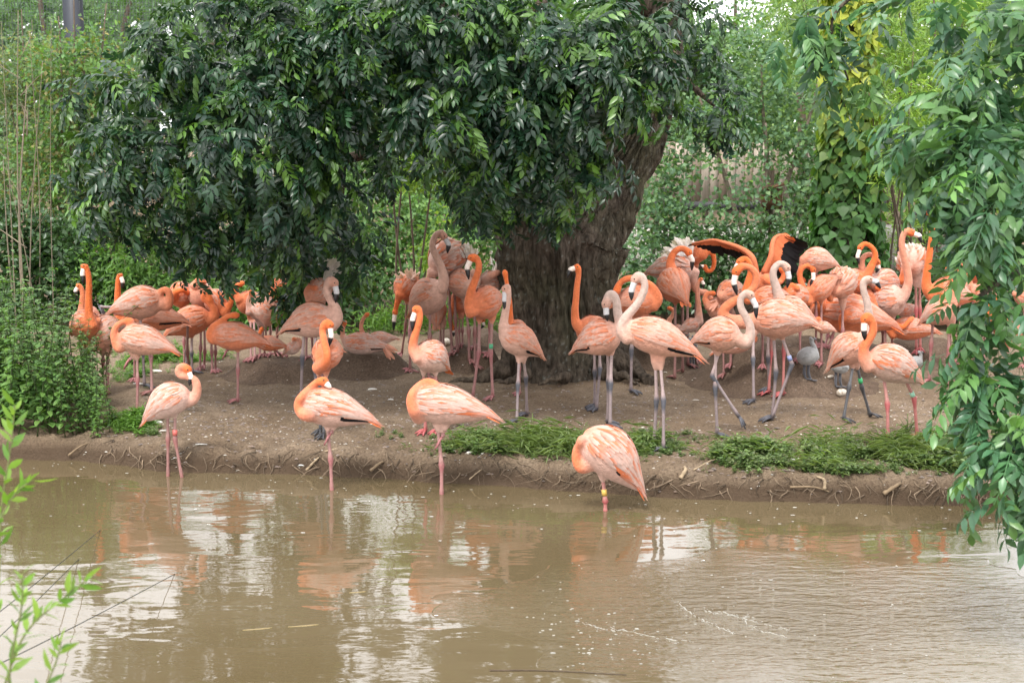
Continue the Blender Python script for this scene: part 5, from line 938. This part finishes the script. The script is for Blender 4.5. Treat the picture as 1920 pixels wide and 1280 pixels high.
chick('grey downy chick standing on the dark mud between the adults', (1533, 661, 1494, 674, 17), [(1527, 664), (1527, 652), (1522, 641), (1522, 634)], [(1526, 634), (1532, 639)], [[(1509, 680), (1508, 698), (1511, 713)], [(1516, 680), (1516, 700), (1521, 717)]], 1)
chick('grey chick half hidden behind the young flamingo with dark legs', (1560, 684, 1592, 690, 13), [(1563, 682), (1560, 672), (1563, 664)], [(1559, 665), (1554, 669)], [[(1568, 694), (1567, 712), (1567, 729)], [(1576, 694), (1575, 712), (1578, 727)]], 2)
chick('grey chick behind the tail of the white striding flamingo', (1728, 676, 1700, 684, 12), [(1724, 674), (1727, 666), (1724, 659)], [(1728, 660), (1732, 664)], [[(1709, 688), (1708, 703), (1709, 719)], [(1716, 688), (1717, 704), (1720, 719)]], 3)
chick('grey chick peeping out behind the tail of the walking young flamingo', (1284, 640, 1308, 648, 11), [(1288, 640), (1286, 632), (1291, 626)], [(1297, 630), (1302, 634)], [[(1294, 650), (1294, 668), (1295, 690)], [(1300, 650), (1300, 668), (1301, 690)]], 4)
def egg(label, u, v, w, h, seed):
    rng = np.random.default_rng(seed); g = ground_at(u, v+h*.45); s = pxm(g); mb = MB(); t = np.linspace(0, math.pi, 15); ax = norm(np.array([1, .25, .12])); L = w/s/2
    pts = g+np.array([0, 0, h/s*.5])+np.outer(-np.cos(t), ax)*L; rad = np.sin(t)*h/s*.5*(1+.10*np.cos(t))+.0008; V, F = tube(pts, rad, 18); k = fbm(V[:, 0]*60, V[:, 2]*60+V[:, 1]*40, 3, 7)[:, None]; C = np.where(k > .28, np.array([.25, .2, .15]), np.array([.46, .41, .34])*(1+.3*k)); mb.add(V, F, C)
    o = link('egg', mb.mesh('egg', M_BEAK, True, g), None, g); tag(o, label, 'egg', 'eggs left on the mud')
egg('muddy white egg lying on bare earth near the dark legged young flamingo', 1578, 737, 21, 15, 1); egg('white egg on the straw mound left of the trunk', 838, 644, 13, 14, 2); egg('small pale egg half buried beside the crouched grey chick', 1557, 707, 14, 6, 3)
# ------------------------------------------------------------------ nettles and other plants along the water
def nettle_mesh(seed, H, pal, Lf=0.085, Wf=0.05, pairs=9):
    rng = np.random.default_rng(seed); mb = MB(); bend = rng.normal(0, .12, 2)
    def st(t): return np.array([bend[0]*t*t*H, bend[1]*t*t*H, H*t])
    mb.tube([st(t) for t in np.linspace(0, 1, 6)], np.linspace(.006, .002, 6), np.array([.07, .10, .035]), 5)
    for i in range(pairs):
        t = .12+.86*i/(pairs-1); a0 = i*math.pi/2+rng.normal(0, .25); sz = (1.15-.65*t)*rng.uniform(.85, 1.15)
        for sg in (0, math.pi):
            for extra in range(2 if t < .85 else 3):
                a = a0+sg+(extra*rng.uniform(-.8, .8)); d = np.array([math.cos(a), math.sin(a), rng.uniform(-.45, .2)+.4*t]); z_ = rng.uniform(.6, 1.0) if extra else 1.0
                v, f = leaflet(st(t)+np.array([0, 0, .02*extra*rng.normal()]), d, np.array([0, 0, 1.])+rng.normal(0, .15, 3), Lf*sz*z_, Wf*sz*z_, .3, .35); mb.add(v, f, tint(1, pal, rng, .12)[0])
    return mb.mesh('nettle', M_LEAF, False)
NP = [(.10, .20, .055), (.13, .245, .06), (.16, .28, .07), (.08, .165, .05)]
nm = [nettle_mesh(k, .70+.08*k, NP, .085, .05, 12) for k in range(6)]
rng = np.random.default_rng(51); k = 0; spots = []
while len(spots) < 150 and k < 4000:
    k += 1; x = rng.uniform(-5.6, -2.92); y = rng.uniform(11.2, 13.2); s = y-float(y_edge(x))
    if s < .10: continue
    u, v, _ = proj(np.array([x, y, float(base_z(x, y))]))
    if u > 212-(v-800)*.25 or u < -60: continue
    if u > 185 and v < 790: continue
    spots.append((x, y, u))
for x, y, u in spots:
    o = link('nettle', nm[int(rng.integers(0, 6))], None, (x, y, float(full_z(x, y))-.01)); sc = (.60+.45*(1-sstep(60, 215, u)))*(.8+.35*sstep(11.4, 12.6, y))*rng.uniform(.8, 1.15); o.scale = (1.1*sc+.1, 1.1*sc+.1, sc); o.rotation_euler = (rng.normal(0, .09), rng.normal(0, .09), rng.uniform(0, 6.3)); tag(o, 'leafy nettle stem in the dense clump at the water edge', 'nettle', 'nettles in the clump at the water edge')
# low weeds as ground cover
def weeds(name, label, region, n, H, seed, pal, Lf=.019, Wf=.0065, nleaf=34):
    rng = np.random.default_rng(seed); tv = []; 
    protos = []
    for q in range(5):
        V = []; F = []; m = 0
        for i in range(nleaf):
            a = rng.uniform(0, 2*math.pi); t = rng.uniform(.05, 1); lean = rng.uniform(0, .5); b = np.array([math.cos(a)*lean*H*t, math.sin(a)*lean*H*t, H*t*rng.uniform(.3, 1)]); d = np.array([math.cos(a+rng.normal(0, .8)), math.sin(a+rng.normal(0, .8)), rng.uniform(-.3, .7)]); d = norm(d); s_ = norm(np.cross([0, 0, 1.], d)); L = Lf*rng.uniform(.7, 1.5); W = Wf*rng.uniform(.7, 1.4)
            V += [b, b+d*L*.5-s_*W, b+d*L-np.array([0, 0, L*.15]), b+d*L*.5+s_*W]; F += [[m, m+2, m+1], [m, m+3, m+2]]; m += 4
        protos.append((np.array(V), np.array(F)))
    pts = region(rng, n); V = []; F = []; C = []; m = 0; which = rng.integers(0, 5, len(pts))
    for q in range(5):
        P_ = pts[which == q]; 
        if not len(P_): continue
        a = rng.uniform(0, 6.28, len(P_)); R = np.zeros((len(P_), 3, 3)); R[:, 0, 0] = np.cos(a); R[:, 0, 1] = -np.sin(a); R[:, 1, 0] = np.sin(a); R[:, 1, 1] = np.cos(a); R[:, 2, 2] = 1
        v, f = batch(protos[q][0], protos[q][1], R, P_[:, :3], P_[:, 3]); V.append(v); F.append(f+m); C.append(np.repeat(tint(len(P_)*nleaf, pal, rng, .15), 4, 0)); m += len(v)
    o = link(name, mesh_np(name, np.vstack(V), np.vstack(F), np.vstack(C), [M_LEAF]), kind='stuff'); o['label'] = label
def strip(polys, smin, smax, hs=(.6, 1.3)):
    def f(rng, n):
        out = []; k = 0
        while len(out) < n and k < n*30:
            k += 1; (ua, ub, va, vb) = polys[int(rng.integers(0, len(polys)))]; a_ = rng.normal(0, .42, 2); u = (ua+ub)/2+a_[0]*(ub-ua)/2*1.15; v = (va+vb)/2+a_[1]*(vb-va)/2*1.1; edge = math.exp(-(a_[0]**2+a_[1]**2)*.9); g = ground_at_fast(u, v)
            if g is None: continue
            if fbm(g[0]*2.6, g[1]*2.6, 2, 71) < -.12+rng.normal(0, .12): continue
            if fbm(g[0]*9, g[1]*9, 2, 73) < -.2: continue
            out.append([*g, rng.uniform(*hs)*(1.1+1.3*fbm(g[0]*4, g[1]*4, 2, 77))*(.45+.6*edge)])
        return np.array(out)
    return f
def ground_at_fast(u, v):
    g = on_plane(u, v, 0.0)
    for _ in range(3): g = on_plane(u, v, float(full_z(g[0], g[1])))
    return g if g[2] > WZ+.04 else None
WP = [(.11, .18, .055), (.15, .23, .075), (.085, .15, .05), (.19, .27, .10), (.16, .18, .09)]
weeds('weeds', 'low green weeds and chickweed in the strip along the middle of the bank', strip([(820, 1000, 808, 872), (900, 1080, 808, 850), (1000, 1100, 815, 858), (1150, 1300, 812, 862), (1180, 1240, 810, 850)], 0, 1), 1700, .042, 61, WP)
weeds('weeds', 'taller weeds covering the bank edge at the right', strip([(1340, 1480, 838, 880), (1440, 1800, 826, 890), (1480, 1720, 838, 895), (1700, 1900, 815, 890), (1760, 1960, 800, 880)], 0, 1, (.7, 1.7)), 2900, .06, 62, WP, .020, .0065, 36)
weeds('grass', 'thin upright grass blades among the bank weeds', strip([(820, 1300, 805, 872), (1340, 1900, 820, 895), (1340, 1900, 820, 895)], 0, 1, (.5, 1.6)), 600, .10, 68, [(.16, .23, .08), (.20, .26, .11), (.13, .19, .07)], .075, .0028, 12)
weeds('weeds', 'short grass patch under the birds beside the nettles', strip([(200, 300, 640, 720), (280, 430, 655, 690), (205, 290, 775, 815)], 0, 1, (.6, 1.2)), 420, .09, 63, [(.10, .20, .04), (.13, .25, .05)], .045, .006)
weeds('weeds', 'scattered tiny seedlings on the bare earth', strip([(690, 770, 800, 830), (275, 295, 805, 820), (1380, 1460, 850, 930), (1500, 1800, 880, 925), (560, 640, 860, 885), (1090, 1135, 640, 705)], 0, 1, (.5, 1.1)), 90, .06, 64, WP)
# ferny weed standing on its own
g = ground_at(1702, 812); s = pxm(g); rng = np.random.default_rng(66); mb = MB()
for i in range(12):
    a = rng.uniform(0, 6.28); e = g+np.array([math.cos(a)*.07, math.sin(a)*.07, rng.uniform(.07, .16)]); mb.tube([g, g*.5+e*.5+np.array([0, 0, .01]), e], [.003, .0025, .0015], (.12, .17, .06), 5)
    for j in range(7): 
        q = g*(1-j/7)+e*(j/7)+np.array([0, 0, .006]); v, f = leaflet(q, rng.normal(0, 1, 3)+[0, 0, .5], np.array([0, -.3, 1.]), .03, .008); mb.add(v, f, tint(1, WP, rng)[0])
tag(link('mayweed_tuft', mb.mesh('mayweed_tuft', M_LEAF, False, g), None, g), 'feathery weed tuft standing alone by the foot of the white striding flamingo', 'plant')
# ------------------------------------------------------------------ roots and debris on the eroded edge
rng = np.random.default_rng(71); mb = MB()
for i in range(380):
    x = rng.uniform(-3.3, 4.4); ye = float(y_edge(x)); zt_ = rng.uniform(-.14, -.02); y0 = ye+np.interp(zt_, _pz[4:9], _ps[4:9])-.008; L = rng.uniform(.05, .22); a = rng.normal(0, .9); p = np.array([x, y0, zt_]); pts = [p]
    for j in range(5):
        a += rng.normal(0, .35); p = p+np.array([math.sin(a)*L/5, -.012*rng.uniform(.2, 1.6), -abs(math.cos(a))*L/5*.7]); pts.append(np.array([p[0], min(p[1], float(y_edge(p[0]))+np.interp(max(p[2], -.25), _pz[2:9], _ps[2:9])-.010), max(p[2], WZ-.03)]))
    c = np.array([.19, .14, .095])*rng.uniform(.3, 1.3); mb.tube(pts, np.linspace(.0042, .0012, 6)*rng.uniform(.5, 1.5), c, 5)
o = link('rootlets', mb.mesh('rootlets', M_TWIG, True), kind='stuff'); o['label'] = 'tangle of thin roots hanging from the eroded bank edge'
for k, (u0, v0, u1, v1, r, lab) in enumerate([(1655, 930, 1690, 908, .016, 'thick pale root slanting into the water under the right-hand weeds'), (1545, 916, 1532, 898, .013, 'short stub of root poking out beneath the weeds'), (575, 887, 600, 862, .010, 'root slanting down the bank below the sleeping wader'), (695, 882, 720, 872, .012, 'forked root lying at the waterline between the two sleeping waders'), (1275, 905, 1283, 878, .016, 'root knuckle exposed on the reddish bank right of the headless looking wader'),
                                     (610, 846, 680, 842, .006, 'thin dark root lying along the lip of the bank'), (130, 862, 165, 835, .008, 'pale stick propped on the water edge beside the nettles'), (350, 868, 358, 850, .006, 'thin looped root beside the wading flamingo'), (1300, 880, 1345, 862, .006, 'pinkish twig lying on the bank below the walking young flamingo'), (1480, 912, 1560, 935, .007, 'dead twig trailing from the bank into the water'), (880, 905, 905, 885, .006, 'crooked root hanging under the weed strip')]):
    a = ground_at(u0, v0); b_ = ground_at(u1, v1); m_ = (a+b_)/2+np.array([0, -.03, .03]); mb = MB(); pts = crom([a+np.array([0, -.02, 0]), m_+np.array([.02, 0, 0]), b_+np.array([0, .01, .005])], 6); mb.tube(pts, np.linspace(r, r*.6, len(pts))*(1+.2*np.sin(np.arange(len(pts))*2.1)), np.array([.34, .26, .17]) if k % 3 else np.array([.22, .16, .10]), 8)
    tag(link('root', mb.mesh('root', M_TWIG, True, a), None, a), lab, 'root', 'larger roots along the bank')
# moulted feathers, each one a thing
def moult(u, v, L, ang, label, white=.8, wgt=.26):
    g = ground_at(u, v); rng = np.random.default_rng(int(u*3+v)); d = np.array([math.cos(ang), math.sin(ang)*.9, .12]); v_, f_, c_ = feather_strip(np.zeros(3), d, np.array([0, -.45, 1.])+rng.normal(0, .15, 3), L, L*wgt, -.25, rng, np.array([white, white*.97, white*.92]), None)
    v_[:, 2] += .006-min(0, v_[:, 2].min()); mb = MB(); mb.add(v_, f_, c_); mb.tube([-norm(d)*L*.18+[0, 0, .008], np.array([0, 0, .008]), v_[7]*.9+[0, 0, .003]], [.0016, .0018, .001], (.6, .57, .5), 5)
    tag(link('fallen_feather', mb.mesh('fallen_feather', M_FEATH, False), None, g), label, 'feather', 'moulted feathers on the bank')
for a in [(280, 700, .14, .6, 'long white feather on the grass behind the birds at the nettles'), (250, 722, .10, .2, 'white feather among the litter beside the nettles'), (240, 790, .12, 2.9, 'white feather pile tip under the pink foot'), (255, 787, .11, .3, 'downy white feather under the pink foot of a sleeper'), (275, 795, .13, .15, 'curved white feather under the wading flamingo tail'), (300, 810, .06, .5, 'small white feather on the bank slope near the nettles'), (366, 838, .10, .5, 'crumpled white feather on the slope right of the wading flamingo'),
          (690, 733, .10, .6, 'grey-white curved feather on bare earth between the two sleeping waders'), (902, 858, .12, .9, 'bright white feather standing out of the low weeds'), (875, 852, .08, .2, 'white feather lying flat in the low weeds'), (852, 848, .08, 2.6, 'pale downy feather at the left end of the weed strip'), (1008, 838, .08, .3, 'faint white feather in the middle of the weed strip'), (1408, 838, .10, .9, 'white feather pair standing at the edge of the right-hand weeds'), (1398, 846, .08, 2.5, 'white feather leaning at the foot of the right-hand weeds'),
          (1480, 866, .10, .4, 'crumpled pale feather caught in the right-hand weeds'), (1340, 866, .10, .1, 'soiled feather on the bank below the swinging foot'), (1300, 752, .06, .2, 'tiny white feather on the earth by the walking young flamingo'), (1640, 710, .07, .6, 'white feather on damp mud between dark and pink legs'), (160, 858, .14, 1.1, 'white feather stuck upright in the shallows by the nettles'), (560, 884, .07, .1, 'white feather floating against the bank under the sleeping wader'), (445, 884, .07, .2, 'white feather at the waterline in the left part of the bank'),
          (325, 872, .09, .5, 'white feather at the foot of the slope by the wading legs'), (1695, 826, .06, .2, 'white feather in the weeds at the right'), (1780, 842, .07, .4, 'pale feather at the leafy right end of the weeds'), (1250, 700, .06, 2, 'white feather on the mound side behind the front pale flamingo'), (728, 752, .05, .2, 'tiny white feather on the earth right of the sleeping wader')]: moult(*a[:4], a[4])
# small pale litter and crumbs of earth
rng = np.random.default_rng(81); mb = MB(); protov = np.array([[1, 0, 0], [0, 1, 0], [-1, 0, 0], [0, -1, 0], [0, 0, .6]], float); pf = np.array([[0, 1, 4], [1, 2, 4], [2, 3, 4], [3, 0, 4]])
for i in range(3000):
    x = rng.uniform(-3.4, 4.2); y = float(y_edge(x))+rng.uniform(.02, 5.0)*rng.uniform(.2, 1); pale = rng.uniform() < .34; z = float(full_z(x, y)); r = rng.uniform(.003, .010)*(1 if pale else 1.9); a = rng.uniform(0, 6.3); R = np.array([[math.cos(a), -math.sin(a), 0], [math.sin(a), math.cos(a), 0], [0, 0, 1]])
    if i % 3 == 0: x += 0
    c = np.array([.62, .58, .50])*rng.uniform(.6, 1.2) if pale else np.array([.15, .10, .07])*rng.uniform(.5, 1.4); mb.add((protov*np.array([r*rng.uniform(.8, 2.2), r, r])) @ R.T+np.array([x, y, z+.001]), pf, np.minimum(c, .8))
o = link('litter', mb.mesh('litter', M_SOIL if False else M_FLUFF, False), kind='stuff'); o['label'] = 'pale specks, down and crumbs of earth strewn over the bank'
mb = MB()
for i in range(130):
    u = rng.uniform(0, 1900); v = float(np.interp(u, [q[0] for q in _wl], [q[1] for q in _wl]))+abs(rng.normal(0, 1))*(26 if i % 3 else 90)+4
    if v > 1270: continue
    g = on_plane(u, v, WZ+.002); r = rng.uniform(.003, .008); a = rng.uniform(0, 6.3); mb.add(g+np.stack([np.cos(a+np.arange(5)*1.257)*r*rng.uniform(.6, 2.4), np.sin(a+np.arange(5)*1.257)*r, np.full(5, .003)], 1), [[0, 1, 2], [0, 2, 3], [0, 3, 4]], np.array([.7, .68, .62])*rng.uniform(.5, 1.1))
o = link('floating_specks', mb.mesh('floating_specks', M_FLUFF, False), kind='stuff'); o['label'] = 'tiny white down and specks floating near the bank'
# foam bubbles and streaks right of the middle
mb = MB(); dome = [(0, 0, 1)]+[(math.cos(k*math.pi/3)*.75, math.sin(k*math.pi/3)*.75, .62) for k in range(6)]+[(math.cos(k*math.pi/3), math.sin(k*math.pi/3), 0) for k in range(6)]; dome = np.array(dome); df = np.array([[0, 1+k, 1+(k+1) % 6] for k in range(6)]); dq = np.array([[1+k, 7+k, 7+(k+1) % 6, 1+(k+1) % 6] for k in range(6)])
def blob(u, v, r, flat=.45, el=1.4):
    g = on_plane(u, v, WZ+.001); q = dome*np.array([r*el, r, r*flat])+g; b = mb.n; mb.add(q, df, np.array([.30, .285, .245])*rng.uniform(.7, 1.15)); mb.f4.append(dq+b)
for i in range(80):
    t = rng.uniform(); u = np.interp(t, [0, .4, 1], [1010, 1080, 1190])+rng.normal(0, 40); v = np.interp(t, [0, .4, 1], [1110, 1190, 1225])+rng.normal(0, 24)+(rng.uniform() < .2)*rng.normal(0, 60); blob(u, v, rng.uniform(.002, .007)*(1 if i % 6 else 1.6))
for i in range(70): blob(rng.uniform(1050, 1900), rng.uniform(1040, 1270), rng.uniform(.0025, .006))
for path in ([(1256, 1120), (1300, 1152), (1340, 1172), (1376, 1188)], [(1318, 1140), (1380, 1155), (1420, 1180), (1476, 1194)], [(1350, 1150), (1420, 1166), (1480, 1182)], [(1090, 1168), (1130, 1178), (1170, 1184)], [(1140, 1176), (1220, 1192), (1300, 1204)], [(1300, 1142), (1350, 1150), (1420, 1160)]):
    c = crom([(u, v, 0) for u, v in path], 40)
    w3 = np.array([on_plane(q[0]+5*vnoise(i*.21, 3., 7), q[1]+4*vnoise(i*.17, 1., 5), WZ-.002) for i, q in enumerate(c)]); wr = .0042*np.clip(.75+1.9*np.array([float(vnoise(i*.33, path[0][0]*.01, 9)) for i in range(len(c))]), .05, 1.6); i0 = 0
    mb.tube(w3, wr, np.array([.26, .245, .205]), 6)
    for q in c[::3]:
        if rng.uniform() < .6: blob(q[0]+rng.normal(0, 7), q[1]+rng.normal(0, 3.0), rng.uniform(.0015, .004), .3, 2.0)
o = link('foam', mb.mesh('foam', M_FLUFF, True), kind='stuff'); o['label'] = 'white bubbles and streaks of foam on the stirred water'
# floating twig near the lower edge
a = on_plane(918, 1256, WZ+.004); b_ = on_plane(1175, 1264, WZ+.004); mb = MB(); pts = crom([a, a*.6+b_*.4+np.array([0, .02, 0]), b_], 8); mb.tube(pts, np.linspace(.004, .002, len(pts)), (.09, .065, .045), 6); tag(link('floating_twig', mb.mesh('floating_twig', M_TWIG, True, a), None, a), 'thin dark twig floating on the water near the lower edge', 'twig')
for k, (u, v, L) in enumerate([(455, 1180, .16), (540, 1174, .17), (655, 1110, .10)]):
    g = on_plane(u, v, WZ+.003); mb = MB(); v_, f_, c_ = feather_strip(np.zeros(3), np.array([1, .25, 0]), np.array([0, 0, 1.]), L, .018, 0, rng, np.array([.38, .30, .17])); mb.add(v_, f_, c_); tag(link('floating_leaf', mb.mesh('floating_leaf', M_LEAF, False), None, g), ['narrow dry willow leaf floating alone below the orange reflections', 'narrow dry leaf floating nearer the middle of the water', 'short pale leaf floating under the reflection of the sleeping wader'][k], 'leaf', 'narrow dry leaves on the water')
# ------------------------------------------------------------------ willow sprigs and wires by the near bank
SP = [(.13, .25, .035), (.18, .31, .05), (.22, .34, .07), (.10, .21, .04)]
def sprig(label, pts, n, seed, L=.055):
    rng = np.random.default_rng(seed); p = [P(u, v, Y) for u, v, Y in pts]; o = p[0]; root = empty('willow_sprig', o, label, 'plant', 'young willow sprigs on the near bank'); c = crom(p, 8); mb = MB(); mb.tube(c, np.linspace(.004, .0018, len(c)), (.16, .18, .07), 6); link('stem', mb.mesh('stem', M_TWIG, True, o), root)
    for i in range(n):
        t = .22+.78*i/(n-1); q = c[int(t*(len(c)-1))]; a = i*2.4+rng.normal(0, .3); sd = norm(c[min(len(c)-1, int(t*(len(c)-1))+1)]-c[max(0, int(t*(len(c)-1))-1)]); e = norm(np.cross(sd, [0, 1, 0])); e2 = np.cross(sd, e); d = sd*.75+(e*math.cos(a)+e2*math.sin(a))*.75; Lk = L*rng.uniform(.7, 1.25); v, f = leaflet(np.zeros(3), d, norm(np.cross(d, rng.normal(0, 1, 3)))+np.array([0, -.4, .7]), Lk, Lk*.28, .22, .2); m = MB(); m.add(v, f, tint(1, SP, rng, .12)[0]); link('leaf', m.mesh('leaf', M_LEAF, True), root, q-o)
sprig('tall willow sprig with pale yellow-green leaves at the far left edge', [(-30, 1400, 4.4), (-5, 1150, 4.4), (2, 960, 4.4), (20, 840, 4.4), (28, 760, 4.4)], 30, 1, .066)
sprig('side sprig of willow leaning over the water in the lower left corner', [(-20, 1380, 3.6), (40, 1200, 3.6), (120, 1120, 3.6), (165, 1085, 3.6)], 26, 2, .058)
sprig('short willow sprig rising in the lower left corner', [(20, 1400, 3.5), (18, 1260, 3.5), (40, 1140, 3.5), (42, 1075, 3.5)], 26, 3, .058)
sprig('low willow sprig at the very corner of the pond', [(60, 1420, 3.4), (70, 1330, 3.4), (105, 1240, 3.4), (115, 1200, 3.4)], 18, 4, .055)
sprig('willow sprig with thin leaves halfway up the left edge', [(-60, 1150, 4.3), (-20, 1020, 4.3), (25, 930, 4.3), (60, 900, 4.3)], 18, 5, .066)
for k, (u0, v0, u1, v1) in enumerate([(0, 1142, 190, 992), (0, 1188, 150, 1046), (-20, 1250, 331, 1074)]):
    e = on_plane(u1, v1, WZ-.01); a = P(u0-260, v0+(v0-v1)/(u1-u0)*260, 4.0); mb = MB(); pts = crom([a, a*.5+e*.5+np.array([0, 0, -.01]), e], 10); mb.tube(pts, .0022, (.03, .035, .03), 6)
    tag(link('guard_wire', mb.mesh('guard_wire', M_PAINT, True, a), None, a), ['upper dark wire slanting into the water past the left sprigs', 'middle dark wire slanting into the water past the left sprigs', 'longest lowest dark wire running down into the reflections'][k], 'wire', 'thin dark wires at the near bank')
